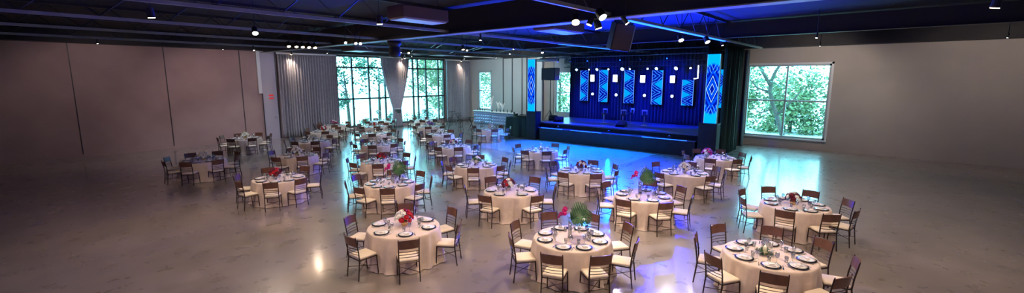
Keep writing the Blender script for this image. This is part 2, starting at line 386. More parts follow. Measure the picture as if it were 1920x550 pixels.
def ceiling_unit(c, d, rz, label, facemat='panel_off', zz=5.72):
    t = thing('ceiling_cassette', label, 'ceiling unit', (c[0], c[1], zz), rz)
    part('casing', MB().cbox((0, 0, .19), (d[0], d[1], .34)), 'panel_side', t, bevel=.02)
    part('face_panel', MB().cbox((0, 0, .005), (d[0] - .1, d[1] - .1, .03)), facemat, t)
    for hx in (-d[0] / 2 + .1, d[0] / 2 - .1): part('hanger', MB().tube([(hx, 0, .34), (hx, 0, CZ - zz + .01)], .01, 4), 'beam_dark', t)
ceiling_unit((8.1, 10.6), (1.6, .75), 0, 'large grey-faced ceiling unit above the middle of the near tables')
ceiling_unit((14.45, 25.0), (1.3, 1.5), 0, 'pale ceiling unit above the far left tables by the windows')
ceiling_unit((21.0, 24.9), (1.3, 1.5), 0, 'pale ceiling unit above the far middle tables by the windows')
ceiling_unit((13.7, 9.6), (2.0, .9), 0, 'blue-lit ceiling unit hanging in front of the stage', zz=5.78)

def spotlight(loc, aim, label, lens='bulbw', r=.11, power=0, color=WARM, size=70, group=None, rad=.08, ztop=.2, name='spotlight', blend=.6):
    """hung can: yoke, housing, lens; with a real lamp inside when power > 0"""
    t = thing(name, label, 'light', loc, 0, group)
    d = (Vector(aim) - Vector(loc)).normalized()
    part('yoke', MB().tube([(0, 0, .02), (0, 0, ztop if ztop < .15 else CZ - loc[2] + .01)], .012, 4), 'beam_dark', t)
    r *= .66
    part('housing', MB().tube([-d * .16, -d * .15, d * .08], [r * .55, r * .9, r], 12), 'black', t)
    part('lens', MB().tube([d * .075, d * .095], r * .86, 12), lens, t)
    if power:
        l = bpy.data.lights.new('lamp', 'SPOT'); l.energy = power; l.color = color; l.spot_size = math.radians(size); l.spot_blend = blend; l.shadow_soft_size = rad
        o = bpy.data.objects.new('lamp', l); C.objects.link(o); o.parent = t; o.location = d * .12
        o.rotation_euler = d.to_track_quat('-Z', 'Y').to_euler()
    return t

# visible house lamps (in the photo's ceiling)
G1 = 'row of warm spotlights on the left joist'
for i, (x, y) in enumerate(((9.1, 22.0), (9.45, 22.0), (9.75, 22.0), (10.05, 22.0), (10.35, 22.0))):
    spotlight((x, y - .12, 5.66), (x - .4, y - 3, 0), '%s warm spotlight in the row of five under the left joist' % ('leftmost', 'second', 'middle', 'fourth', 'rightmost')[i], 'bulbw', .13, HOUSE_W * .5 if i == 2 else 0, WARM, 95, group=G1)
spotlight((5.94, 16.9, 5.7), (5, 13, 0), 'single white spotlight at the far upper left of the ceiling', 'bulbc', .15, HOUSE_W * .8, (1, .82, .68), 110)
for i, (x, y, lb) in enumerate(((9.63, 17.6, 'left'), (10.09, 17.6, 'middle'), (10.3, 17.6, 'right'))):
    spotlight((x, y, 5.62), (x - 2, y - 6, 0), '%s small spotlight of three beside the pale girder, above the left tables' % lb, 'bulbc', .09)
spotlight((16.2, 22.3, 5.66), (15, 18, 0), 'tiny warm spotlight above the gathered window curtain', 'bulbw', .1, FILL_W, COOLW, 110)
spotlight((16.0, 17.3, 5.66), (15.8, 16, 0), 'warm spotlight over the centre of the hall, left of a dimmer one', 'bulbw', .12, FILL_W * .35, COOLW, 110)
spotlight((16.45, 17.5, 5.64), (15.5, 14, 0), 'dimmer spotlight over the centre of the hall, right of a warm one', 'bulbw', .08)
spotlight((10.0, 6.5, 5.6), (6.5, 3.8, 0), 'large warm spotlight at the top centre, left end of the girder cluster', 'bulbw', .17, HOUSE_W * 1.4, WARM, 100)
spotlight((10.4, 6.3, 5.58), (9.0, 8, 0), 'warm spotlight in the girder cluster beside the largest one', 'bulbw', .12, HOUSE_W, WARM, 100)
spotlight((10.62, 6.2, 5.5), (12, 5, 0), 'white-faced spotlight hanging lowest in the girder cluster', 'bulbc', .15, HOUSE_W, (1, .85, .72), 105)
spotlight((10.0, 5.75, 5.66), (9, 1, 0), 'bright white spotlight at the very top edge of the girder cluster', 'bulbc', .17, HOUSE_W * 1.2, WARM, 105)
spotlight((11.0, 5.6, 5.6), (13, 2, 0), 'small warm spotlight at the right end of the girder cluster', 'bulbw', .09)
spotlight((21.5, 16.3, 5.7), (20, 14, 0), 'small white spotlight left of the stage near the tall screen', 'bulbc', .12)
spotlight((17.4, 6.5, 5.62), (15.5, 4, 0), 'bright spotlight under the blue-lit joist, left of two', 'bulbc', .16, FILL_W * .9, (.95, .85, .85), 100)
spotlight((18.9, 6.0, 5.62), (17.5, 3, 0), 'bright spotlight under the blue-lit joist, right of two', 'bulbc', .16, FILL_W * .9, (.95, .85, .85), 100)
spotlight((22.3, 6.4, 5.7), (24, 4, 0), 'tiny spotlight above the right-hand stage screen', 'bulbc', .08)
spotlight((21.2, 18.6, 5.7), (24, 22, 0), 'tiny spotlight above the pale panelled wall', 'bulbc', .07)
# curtain wash lamps
for x, lb in ((13.1, 'grey curtain left of the tall windows'), (22.0, 'gathered curtain between the windows'), (28.6, 'grey curtain in the far corner')):
    spotlight((x, 31.16, 5.78), (x, 31.75, 4.3), 'recessed-style wash lamp above the ' + lb, 'bulbw', .09, WASH_W * .22, WARM, 85, ztop=.1, rad=.05)
# added fill lamps above the near half of the hall (over the balcony side)
nearl = (((3.2, 3.0), 'over the balcony centre'), ((6.6, -0.8), 'over the balcony right'), ((1.0, 8.6), 'over the balcony left'), ((5.2, 6.4), 'above the front-row left table'),
         ((9.5, 1.4), 'above the front-row right table'), ((2.6, 14.0), 'above the near left aisle'), ((14.0, -1.4), 'above the near right aisle'), ((7.0, 10.9), 'above the second-row left table'))
for (p, lb) in nearl:
    spotlight((p[0], p[1], 5.66), (p[0] + .8, p[1] + .8, 0), 'added warm fill lamp ' + lb, 'bulbw', .13, HOUSE_W, WARM, 125, rad=.3, ztop=1.03)
for (p, lb) in (((12.5, 12.5), 'above the middle of the tables'), ((9.0, 26.0), 'above the far left tables'), ((20.0, 28.0), 'near the windows')):
    spotlight((p[0], p[1], 5.66), (p[0] + .8, p[1] + .8, 0), 'added cool fill lamp ' + lb, 'bulbc', .07, FILL_W, COOLW, 130, rad=.4, ztop=1.03)  # extra lamps added to lift the far half of the hall

for k, (p, a, pw, c, lb) in enumerate((((8.0, 27.5), (9.5, 32, 1.5), .42, (1, .80, .80), 'washing the mauve wall at the left'), ((3.0, 27.0), (4, 32, 1.5), .34, (1, .80, .78), 'washing the far left end of the mauve wall'),
        ((13.5, 26.9), (14.3, 32, 1.8), .42, (.88, .88, 1), 'washing the wide grey curtain'), ((24.5, 26.4), (29.5, 29.5, 2), .5, (.85, .95, 1), 'washing the corner curtain'), ((25.2, 23.6), (30.3, 25.5, 2.8), 1.0, (.9, .97, 1), 'washing the pale panelled wall'),
        ((19.5, 26.4), (21.6, 31.6, 2), .3, (.85, .9, 1), 'facing the gathered curtain'), ((26.0, 3.0), (30.3, 4.0, 3), .6, (1, .9, .8), 'washing the wall around the right-hand window'), ((25.5, -3.0), (30.3, -3.0, 3), .5, (1, .88, .78), 'washing the far right wall'),
        ((15.8, 22.5), (17.0, 24.5, 0), 1.0, COOLW, 'above the fifth-row tables'), ((18.0, 15.5), (17.0, 17.5, 0), 1.0, (.72, .70, 1), 'above the tables left of the dance floor'), ((17.2, 9.0), (15.5, 8.0, 0), .8, (.80, .72, 1), 'above the tables in front of the stage'), ((20.5, 2.5), (21, 3, 0), .8, (1, .86, .76), 'above the right-hand aisle'))):
    spotlight((p[0], p[1], 5.7), a, 'added fill spotlight ' + lb, 'bulbc', .05, FILL_W * pw, c, 120, rad=.35, ztop=1.0)  # added lamps that brighten the walls and the farther tables

# hanging loudspeakers
sp = thing('hanging_loudspeaker', 'tall brown-grilled loudspeaker hanging from the ceiling in front of the stage', 'speaker', (13.0, 6.85, 5.05), YAW + .1)
sp.rotation_euler = (.14, -.2, YAW + .1)
part('cabinet', MB().cbox((0, 0, .36), (.45, .62, .84), rx=0), 'black', sp, bevel=.02)
part('grille', MB().cbox((-.24, 0, .36), (.03, .56, .78)), 'grille', sp)
part('side_rail', MB().cbox((-.24, -.315, .36), (.04, .02, .8)), 'beam', sp)
part('bracket', MB().cbox((0, 0, .82), (.4, .5, .08)).tube([(0, .2, .84), (0, .2, 1.6)], .012, 4).tube([(0, -.2, .84), (0, -.2, 1.6)], .012, 4), 'beam_dark', sp)
sp = thing('hanging_loudspeaker', 'round dark loudspeaker pod hanging under the pale girder above the gathered curtain', 'speaker', (11.55, 16.9, 5.0))
part('pod', MB().lathe([(.0, .0), (.16, .02), (.25, .12), (.27, .26), (.24, .42), (.2, .5), (.3, .56), (.3, .72)], 16), 'black', sp, True)
part('bracket', MB().tube([(0, 0, .7), (0, 0, 1.6)], .03, 6), 'beam_dark', sp)
dk = thing('air_duct', 'short grey duct hanging beside the left stage screen', 'duct', (27.0, 20.0, 5.45))
part('tube', MB().tube([(0, -.9, 0), (0, 1.0, 0)], .11, 12), 'panel_off', dk, True)
for hy in (-.5, .6): part('hanger', MB().tube([(0, hy, .1), (0, hy, 1.26)], .01, 4), 'beam_dark', dk)

# ------------------------------------------------------------------ curtains
def curtain_mesh(x0, x1, zt, zb, folds, amp, seed, m, prof=None, ny=14, vert=False):
    """wavy sheet along local x; prof(v)->(xc_scale, centre shift) for a gathered curtain"""
    rnd = random.Random(seed); ph = [rnd.uniform(0, 6.28) for _ in range(6)]
    n = folds * 8; mb = MB(); vs = []; fs = []
    for j in range(ny + 1):
        v = j / ny; z = zt + (zb - zt) * v
        sx, amp2 = prof(v) if prof else (1, 1)
        for side in (0, 1):
            for i in range(n + 1):
                u = i / n; a = u * folds * 2 * PI + .8 * math.sin(u * 9 + ph[1]) + .5 * math.sin(u * 23 + ph[2])
                yy = amp * amp2 * (math.sin(a) + .35 * math.sin(2.1 * a + ph[0]) + .15 * math.sin(.37 * a + 3 * v + ph[3]))
                xc = (x0 + x1) / 2; x = xc + (x0 + (x1 - x0) * u - xc) * sx
                vs.append((x, yy + .012 * side, z))
    W = n + 1
    for j in range(ny):
        for i in range(n):
            a = j * 2 * W + i; b = (j + 1) * 2 * W + i
            fs.append((a, a + 1, b + 1, b)); fs.append((a + W, b + W, b + W + 1, a + W + 1))
        a = j * 2 * W; b = (j + 1) * 2 * W
        fs.append((a, b, b + W, a + W)); fs.append((a + n, a + W + n, b + W + n, b + n))
    for j in (0, ny):
        for i in range(n):
            a = j * 2 * W + i; fs.append((a, a + 1, a + W + 1, a + W))
    mb.add(vs, fs); return mb.mesh('curtain', m, True)
def curtain(label, x0, x1, y, folds, seed, **k):
    t = thing('curtain', label, 'curtain', (0, y, 0))
    part('drape', curtain_mesh(x0, x1, 5.72, .03, folds, .13, seed, 'curtain', **k), None, t)
    part('rail', MB().box(x0 - .1, x1 + .1, -.05, .05, 5.73, 5.83), 'white', t)
    return t
curtain('wide pleated grey curtain left of the tall windows', 12.4, 16.45, 31.7, 22, 3)
curtain('pleated grey curtain in the corner right of the tall windows', 27.2, 30.1, 31.7, 17, 5)
def gath(v):
    if v < .74:
        q = v / .74; s = 1 - .66 * (1 - math.cos(q * PI / 2)) if q < 1 else .34
        return s * (1 - .22 * q), 1 - .25 * q
    q = (v - .74) / .26; return .27 + .12 * q, .8
t = thing('curtain', 'grey curtain gathered and tied at the waist between the two tall windows', 'curtain', (0, 31.6, 0))
part('drape', curtain_mesh(20.25, 22.95, 5.76, .05, 15, .085, 9, 'curtain', prof=gath, ny=40), None, t)
part('tie_band', MB().lathe([(.3, 1.50), (.34, 1.53), (.34, 1.60), (.3, 1.63)], 20, (21.6, 0, 0), True), 'curtain', t, True)
part('rail', MB().box(20.1, 23.1, -.05, .05, 5.77, 5.83), 'white', t)

# ------------------------------------------------------------------ stage
st = thing('stage', 'dark two-tier stage with a bluish deck at the far right of the hall', 'stage', (23.4, 0, 0))
part('lower_tier', MB().box(0, .6, 7.7, 17.9, 0, .80), 'stage_side', st)
part('lower_tread', MB().box(-.04, .62, 7.66, 17.95, .80, .86), 'stage_edge', st, bevel=.012)
for ya, yb in ((13.2, 15.4), (16.0, 17.7), (8.1, 10.6)): part('painted_glow', MB().box(-.055, -.04, ya, yb, .825, .85), 'blueglow', st)  # glowing slivers imitate lamp reflections on the tread nosing
part('riser', MB().box(.6, .75, 7.3, 17.9, 0, 1.06), 'stage_side', st)
part('deck', MB().box(.6, 5.3, 7.0, 18.9, 1.06, 1.14), 'stage_top', st)
part('deck_support', MB().box(.75, 5.2, 7.1, 18.85, 0, 1.06), 'stage_side', st)
# dark ramp end and control gear on the left end of the stage
def drape_y(label, y0, y1, x, z0, z1, folds, seed, m='black_cloth', name='backdrop_drape', amp=.07):
    me = curtain_mesh(y0, y1, z1, z0, folds, amp, seed, m)
    o = link(name, me, None, (x, 0, 0), PI / 2); return tag(o, label, 'curtain')
bd = link('backdrop_drape', curtain_mesh(8.1, 18.75, 5.8, 1.15, 44, .07, 12, 'black_cloth'), None, (28.35, 0, 0), PI / 2)
tag(bd, 'wide black backdrop drape behind the stage screens', 'curtain')
# rotation by +90 deg maps local x -> world y
wd = link('wing_drape', curtain_mesh(6.75, 8.6, 5.75, .02, 8, .1, 14, 'black_cloth'), None, (29.0, 0, 0), PI / 2)
tag(wd, 'tall black wing drape between the stage and the right-hand window', 'curtain')
wd = link('wing_drape', curtain_mesh(24.6, 27.6, 5.75, .02, 10, .09, 15, 'dark_cloth'), None, (0, 6.78, 0), 0)
tag(wd, 'dark side drape closing the right end of the stage, behind the tall screen', 'curtain')

def screen(name, y0, y1, z0, z1, x, m, label, cat='LED screen', depth=.14, group=None):
    t = thing(name, label, cat, (x, (y0 + y1) / 2, z0), 0, group)
    wdt = y1 - y0; h = z1 - z0
    part('cabinet', MB().box(.01, depth, -wdt / 2, wdt / 2, 0, h), 'black', t)
    me = bpy.data.meshes.new('display'); a = wdt / 2 - .015
    me.from_pydata([(0, a, .015), (0, -a, .015), (0, -a, h - .015), (0, a, h - .015), (.012, a, .015), (.012, -a, .015), (.012, -a, h - .015), (.012, a, h - .015)], [],
                   [(0, 1, 2, 3), (4, 7, 6, 5), (0, 4, 5, 1), (1, 5, 6, 2), (2, 6, 7, 3), (3, 7, 4, 0)])
    uvl = me.uv_layers.new(name='UVMap'); uvs = [(0, 0), (1, 0), (1, 5), (0, 5)] + [(0, 0)] * 20
    for i in range(4): uvl.data[i].uv = uvs[i]
    me.materials.append(M[m] if isinstance(m, str) else m)
    link('display', me, t)
    if name == 'led_panel':
        for hy in (-wdt * .35, wdt * .35): part('cable', MB().tube([(.05, hy, h), (.05, hy, CZ - z0 + .01)], .008, 4), 'beam_dark', t)
    return t
M['led'] = led_mat('led_column_graphics', 1.5)
for k in range(5): M['ledp%d' % k] = led_mat2('led_panel_graphics_%d' % k, 1.25, k)
screen('led_column', 18.3, 18.95, 1.88, 5.36, 23.4, 'led', 'tall narrow blue screen standing at the left front corner of the stage')
screen('led_column', 6.70, 7.35, 1.82, 5.30, 23.4, 'led', 'tall narrow blue screen standing at the right front corner of the stage')
screen('led_column', 7.08, 7.42, 2.5, 4.58, 25.5, 'ledp1', 'short narrow blue screen half hidden behind the tall right-hand one')
for (ya, yb, lb) in ((18.2, 19.0, 'left'), (6.65, 7.55, 'right')):
    t = thing('screen_plinth', 'dark cloth-wrapped plinth under the tall %s stage screen' % lb, 'plinth', (23.55, (ya + yb) / 2, 0))
    hh = 1.88 if lb == 'left' else 1.82; wy = (yb - ya) / 2
    part('body', MB().box(-.2, .4, -wy, wy, 0, hh - .04), 'stage_side', t, bevel=.02)
    part('top', MB().box(-.22, .42, -wy - .02, wy + .02, hh - .04, hh), 'black', t)
pan = [(17.70, 17.00, 2.45, 4.68), (16.13, 15.40, 2.42, 4.70), (14.19, 13.42, 2.40, 4.65), (12.22, 11.45, 2.38, 4.62), (10.23, 9.48, 2.40, 4.02)]
nm = ('leftmost', 'second from left', 'middle', 'fourth from left', 'rightmost shorter')
XP = 28.02
for k, (ya, yb, za, zb) in enumerate(pan):
    screen('led_panel', yb, ya, za, zb, XP, 'ledp%d' % k, '%s blue patterned screen hanging on the black backdrop' % nm[k], group='screens on the backdrop')
# blinders and small round lamps between the screens
for k, (ya, yb, za, zb, py, pz) in enumerate(((16.80, 16.50, 3.88, 4.33, 16.60, 2.98), (15.0, 14.68, 3.86, 4.32, 14.72, 2.96), (12.99, 12.66, 3.83, 4.28, 12.65, 2.97), (10.97, 10.68, 3.83, 4.26, 10.80, 2.97))):
    nn = ('leftmost', 'second', 'third', 'rightmost')[k]
    t = thing('blinder_light', '%s upright white blinder light between the backdrop screens' % nn, 'light', (27.98, (ya + yb) / 2, za), 0, 'blinders on the backdrop')
    part('housing', MB().box(0, .12, -(ya - yb) / 2 - .02, (ya - yb) / 2 + .02, -.02, zb - za + .02), 'black', t)
    part('lens', MB().box(-.015, 0, -(ya - yb) / 2, (ya - yb) / 2, 0, zb - za), 'bulbw2', t)
    part('cable', MB().tube([(.06, 0, zb - za), (.06, 0, CZ - za + .01)], .008, 4), 'beam_dark', t)
    t = thing('beam_light', '%s small round white lamp below the upright blinders' % nn, 'light', (27.98, py, pz), 0, 'round lamps on the backdrop')
    part('housing', MB().tube([(.14, 0, 0), (.0, 0, 0)], [.07, .11], 12), 'black', t)
    part('lens', MB().tube([(0, 0, 0), (-.02, 0, 0)], .085, 12), 'bulbw2', t)
    part('cable', MB().tube([(.1, 0, .08), (.1, 0, CZ - pz + .01)], .008, 4), 'beam_dark', t)
# rear lighting truss with blue lamps
def truss(p0, p1, s, label, name='lighting_truss'):
    p0 = Vector(p0); p1 = Vector(p1); d = (p1 - p0); n = max(2, int(d.length / .5)); d.normalize()
    up = Vector((0, 0, 1)) if abs(d.z) < .9 else Vector((1, 0, 0)); a = d.cross(up).normalized() * s / 2; b = a.cross(d).normalized() * s / 2
    t = thing(name, label, 'truss', p0); ch = MB(); wb = MB(); L = (p1 - p0)
    cs = [a + b, a - b, -a - b, -a + b]
    for c in cs: ch.tube([c, c + L], .024, 6)
    for i in range(n):
        q0 = L * (i / n); q1 = L * ((i + 1) / n)
        for k in range(4): wb.tube([q0 + cs[k], q1 + cs[(k + 1) % 4]], .011, 4)
    part('chords', ch, 'beam_dark', t); part('lacing', wb, 'beam_dark', t); return t
truss((27.4, 8.6, 5.05), (27.4, 18.6, 5.05), .3, 'horizontal lighting truss above the stage screens')
for y, lb in ((8.7, 'right'), (18.5, 'left')):
    truss((27.4, y, 5.2), (27.4, y, 6.65), .2, 'short vertical truss holding the %s end of the lighting truss' % lb, 'hanging_truss')
truss((23.9, 7.5, 5.55), (23.9, 18.2, 5.55), .3, 'front lighting truss across the stage between the tall screens')
tl = [(17.55, .14, 'bulbb'), (16.5, .08, 'bulbw2'), (15.85, .16, 'bulbb'), (15.0, .09, 'bulbw2'), (13.95, .20, 'bulbb'), (13.4, .1, 'bulbb'), (12.2, .1, 'bulbw2'), (11.6, .15, 'bulbb'), (10.35, .19, 'bulbw2'), (9.5, .1, 'bulbw2')]
ordn = ('first', 'second', 'third', 'fourth', 'fifth', 'sixth', 'seventh', 'eighth', 'ninth', 'tenth')
for k, (y, r, ln) in enumerate(tl):
    spotlight((27.3, y, 4.75), (20.5, y - .3 + (k % 3 - 1) * 1.5, .4), '%s stage lamp from the left on the rear lighting truss' % ordn[k], ln, r, 2500 if ln == 'bulbb' else 0, BLUE, 60, 'lamps on the rear truss', name='stage_light', rad=.1)
# front truss: added blue heads washing stage, dance floor and ceiling
for k, (y, ax, ay, az, pw) in enumerate(((16.8, 19.8, 16.2, 0, 6500), (14.6, 19.8, 13.2, 0, 5200), (12.4, 20.2, 11.0, 0, 5200), (9.6, 17.0, 8.4, 0, 5200), (15.9, 28.2, 15.5, 2.6, 3200), (11.2, 28.2, 11.0, 2.6, 3200))):
    spotlight((23.9, y, 5.22), (ax, ay, az), '%s added blue lamp from the left on the front stage truss' % ordn[k], 'blueglow', .06, pw, (.0, .22, 1) if k < 3 else BLUE, 75, 'added lamps on the front truss', name='stage_light', rad=.12)
for k, (y, ay) in enumerate(((16.6, 12.5), (12.9, 9.0), (9.2, 7.0))):
    t = thing('added_uplight', '%s added blue uplight on the lower stage step' % ('left', 'middle', 'right')[k], 'light', (23.75, y, .86))  # uplights added to throw the blue wash onto the ceiling
    part('housing', MB().lathe([(.09, 0), (.1, .02), (.07, .12)], 12), 'black', t)
    part('lens', MB().lathe([(.03, .12), (.03, .125)], 12), 'blueglow', t)
    l = bpy.data.lights.new('lamp', 'SPOT'); l.energy = 9000; l.color = BLUE; l.spot_size = math.radians(95); l.spot_blend = .8; l.shadow_soft_size = .06
    o = bpy.data.objects.new('lamp', l); C.objects.link(o); o.parent = t; o.location = (0, 0, .2)
    o.rotation_euler = Vector((16.5 - 23.75, ay - y, 6.2 - 1)).to_track_quat('-Z', 'Y').to_euler()
t = thing('light_tube', 'thin bright bent light tube at the right end of the rear truss', 'light', (27.3, 9.05, 4.1))
part('tube', MB().tube([(0, 0, .75), (0, 0, 0), (0, .22, -.02)], .03, 8), 'bulbw2', t)

# stage furniture
stool = thing('bar_stool', 'x', 'stool', (26.03, 14.53, 1.14), 0, 'bar stools on the stage')
part('base_disc', MB().lathe([(.2, 0), (.2, .015), (.05, .03)], 16), 'steel', stool, True)
part('column', MB().tube([(0, 0, .02), (0, 0, .6)], .025, 8), 'steel', stool)
part('seat', MB().lathe([(.0, .60), (.18, .60), (.2, .63), (.19, .67), (.0, .69)], 16), 'black', stool, True)
part('backrest', MB().tube([(.14, -.14, .66), (.17, -.15, .95)], .02, 6).tube([(.14, .14, .66), (.17, .15, .95)], .02, 6).cbox((.17, 0, .93), (.02, .32, .08)), 'white', stool)
part('foot_ring', MB().lathe([(.13, .25), (.14, .26), (.13, .27), (.12, .26), (.13, .25)], 14, close=False), 'steel', stool)
stool['label'] = 'leftmost white-backed bar stool standing on the stage deck'
for k, (x, y, r, lb) in enumerate(((25.9, 13.1, .2, 'second bar stool from the left on the stage deck, nearer the front'), (28.0 - .6, 13.3, -.4, 'bar stool standing furthest back on the stage deck'), (26.5, 11.9, .5, 'rightmost white-backed bar stool on the stage deck'))):
    dup(stool, (x, y, 1.14), r, lb)
for k, (x, y, rz, lb) in enumerate(((24.6, 17.3, .2, 'black wedge monitor at the left front corner of the stage deck'), (25.2, 18.1, .6, 'black wedge monitor behind the tall left screen'), (24.5, 12.6, 0, 'black wedge monitor at the middle front edge of the deck'))):
    t = thing('stage_monitor', lb, 'speaker', (x, y, 1.14), rz)
    b = MB().add([(0, -.3, 0), (.42, -.3, 0), (.42, -.3, .34), (.12, -.3, .12), (0, .3, 0), (.42, .3, 0), (.42, .3, .34), (.12, .3, .12)], [(0, 3, 2, 1), (4, 5, 6, 7), (0, 4, 7, 3), (3, 7, 6, 2), (2, 6, 5, 1), (1, 5, 4, 0)])
    part('cabinet', b, 'black', t)
    part('grille', MB().add([(.13, -.27, .135), (.41, -.27, .345), (.41, .27, .345), (.13, .27, .135), (.12, -.27, .15), (.40, -.27, .36), (.40, .27, .36), (.12, .27, .15)], [(0, 1, 2, 3), (4, 7, 6, 5), (0, 4, 5, 1), (1, 5, 6, 2), (2, 6, 7, 3), (3, 7, 4, 0)]), 'grille', t)
# PA cabinet beside the left screen, on a crank stand
t = thing('loudspeaker', 'wide black loudspeaker raised on a stand between the left screen and the stage window', 'speaker', (25.2, 18.35, 1.14))
part('cabinet', MB().cbox((0, 0, 3.25), (.6, 1.15, .85)), 'black', t, bevel=.03)
part('grille', MB().cbox((-.31, 0, 3.25), (.02, 1.07, .77)), 'grille', t)
part('pole', MB().tube([(0, 0, .2), (0, 0, 2.85)], .03, 8), 'beam_dark', t)
for a in (0, 2.1, 4.2): part('leg', MB().tube([(0, 0, .75), (.45 * math.cos(a), .45 * math.sin(a), .01)], .018, 6), 'beam_dark', t)
# control desk under a dark cloth beside the left screen
t = thing('control_desk', 'desk fully covered by a dark green cloth beside the left stage screen', 'desk', (23.6, 20.05, 0))
part('desk_top', MB().box(.0, .9, -.85, .95, 1.28, 1.33), 'black', t)
cl = MB(); n = 60; vs = []; fs = []
per = []
for i in range(n):
    u = i / n * 4; s_ = int(u); q = u - s_
    p = [(-.05, 1.0 - 1.9 * q), (-.05 + 1.0 * q, -.9), (.95, -.9 + 1.9 * q), (.95 - 1.0 * q, 1.0)][s_]; per.append(p)
for j, z in enumerate((1.36, 1.3, .9, .45, .02)):
    for i, p in enumerate(per):
        c = (.45, .05); k = 1 + (.0 if j < 2 else (.02 + .018 * math.sin(i * 2.1) + .02 * math.sin(i * .9)) * j)
        vs.append((c[0] + (p[0] - c[0]) * (k if j else .985), c[1] + (p[1] - c[1]) * (k if j else .985), z))
for j in range(4):
    for i in range(n): fs.append((j * n + i, j * n + (i + 1) % n, (j + 1) * n + (i + 1) % n, (j + 1) * n + i))
fs.append(tuple(range(n)))
o = part('desk_cloth', cl.add(vs, fs), 'dark_cloth', None, True); o.location = (23.6, 20.05, 0)
tag(o, 'dark green cloth hanging to the floor over the desk beside the left screen', 'cloth')
t = thing('mixing_console', 'low mixing console lying on the cloth-covered desk', 'console', (23.95, 19.9, 1.37))
part('body', MB().add([(0, -.5, 0), (.5, -.5, 0), (.5, -.5, .16), (0, -.5, .06), (0, .5, 0), (.5, .5, 0), (.5, .5, .16), (0, .5, .06)], [(0, 3, 2, 1), (4, 5, 6, 7), (0, 4, 7, 3), (3, 7, 6, 2), (2, 6, 5, 1), (1, 5, 4, 0)]), 'black', t)
part('fader_bank', MB().cbox((.14, 0, .1), (.16, .86, .02)), 'steel', t)

# ------------------------------------------------------------------ bar with quilted fronts
def bar(y0, y1, x, label):
    t = thing('bar_counter', label, 'bar', (x, (y0 + y1) / 2, 0)); h = (y1 - y0) / 2
    part('body', MB().box(.06, .6, -h, h, 0, 1.14), 'beam_dark', t)
    part('counter_top', MB().box(-.06, .66, -h - .05, h + .05, 1.14, 1.2), 'white', t, bevel=.01)
    q = MB(); ny = int((y1 - y0) / .27); nz = 4
    for i in range(ny):
        for j in range(nz):
            ya = -h + (y1 - y0) * i / ny; yb = -h + (y1 - y0) * (i + 1) / ny; za = .05 + 1.05 * j / nz; zb = .05 + 1.05 * (j + 1) / nz
            yc, zc = (ya + yb) / 2, (za + zb) / 2
            q.add([(.06, ya, za), (.06, yb, za), (.06, yb, zb), (.06, ya, zb), (-.05, yc, zc)], [(0, 1, 4), (1, 2, 4), (2, 3, 4), (3, 0, 4), (0, 3, 2, 1)])
    part('quilted_front', q, 'quilt', t)
    part('post', MB().box(-.02, .1, -h - .1, -h, 0, 1.3), 'beam_dark', t)
bar(26.95, 29.2, 28.2, 'left bar counter with a quilted blue front near the corner window')
bar(24.1, 26.7, 27.9, 'right bar counter with a quilted blue front beside the covered desk')
bm_ = MB().lathe([(.035, 0), (.037, .01), (.037, .18), (.013, .23), (.013, .29), (.015, .3)], 10).mesh('bottle', 'bottle', True)
for k in range(9):
    o = link('bottle', bm_, None, (28.45 if k < 4 else 28.1, (28.9 - .3 * k) if k < 4 else (26.2 - .42 * (k - 4)), 1.2))
    tag(o, 'dark glass bottle standing on the bar counter', 'bottle', 'bottles on the bar counters')
# tall white plume shapes standing in for sharp glare at the bar
for k, (y, hgt, lb) in enumerate(((26.95, 1.25, 'tallest'), (26.35, .75, 'middle'), (25.85, .6, 'shortest'))):
    x = 28.5
    if k == 0: y = 27.2
    t = thing('glare_plume', '%s of three white plume shapes standing in for glare on the bar counters' % lb, 'stand-in', (x, y, 1.2))
    part('vase', MB().lathe([(.05, 0), (.07, .05), (.06, .2), (.045, .22)], 12), 'mercury', t, True)
    p = MB(); rnd = random.Random(k)
    for i in range(7):
        a = i * .9; r0 = .03; lean = .12 + .05 * rnd.random(); hh = hgt * (.75 + .25 * rnd.random())
        p.tube([(r0 * math.cos(a), r0 * math.sin(a), .2), (lean * .4 * math.cos(a), lean * .4 * math.sin(a), .2 + hh * .4), (lean * math.cos(a), lean * math.sin(a), .2 + hh * .8), (lean * 1.3 * math.cos(a), lean * 1.3 * math.sin(a), .2 + hh)], [.008, .05, .045, .005], 6)
    part('plumes', p, 'whitef', t, True)

# tall bistro tables and stools by the corner
bt = thing('bistro_table', 'tall round bistro table nearest the bar, crossed metal legs', 'table', (23.9, 25.0, 0), 0, None)
part('tabletop', MB().lathe([(.0, 1.08), (.33, 1.08), (.35, 1.095), (.33, 1.11), (.0, 1.11)], 20), 'beam_dark', bt, True)
for a in (0.3, 1.87, 3.44, 5.0):
    part('leg', MB().tube([(.27 * math.cos(a), .27 * math.sin(a), 1.08), (-.02 * math.cos(a), -.02 * math.sin(a), .55), (-.3 * math.cos(a), -.3 * math.sin(a), .01)], .016, 6), 'metal', bt)
dup(bt, (26.9, 30.7, 0), .5, 'tall round bistro table closest to the corner curtain, left of three')
dup(bt, (26.0, 28.9, 0), 1.0, 'tall round bistro table in the middle of the three by the bar')
bs = thing('bistro_stool', 'tall metal stool left of the nearest bistro table', 'stool', (23.3, 25.6, 0), 0, None)
part('seat', MB().lathe([(.0, .72), (.16, .72), (.17, .74), (.15, .76), (.0, .76)], 16), 'wood', bs, True)
for a in (.78, 2.35, 3.93, 5.5):
    part('leg', MB().tube([(.12 * math.cos(a), .12 * math.sin(a), .72), (.2 * math.cos(a), .2 * math.sin(a), .01)], .013, 6), 'metal', bs)
part('foot_ring', MB().lathe([(.16, .3), (.17, .31), (.16, .32), (.15, .31), (.16, .3)], 14, close=False), 'metal', bs)
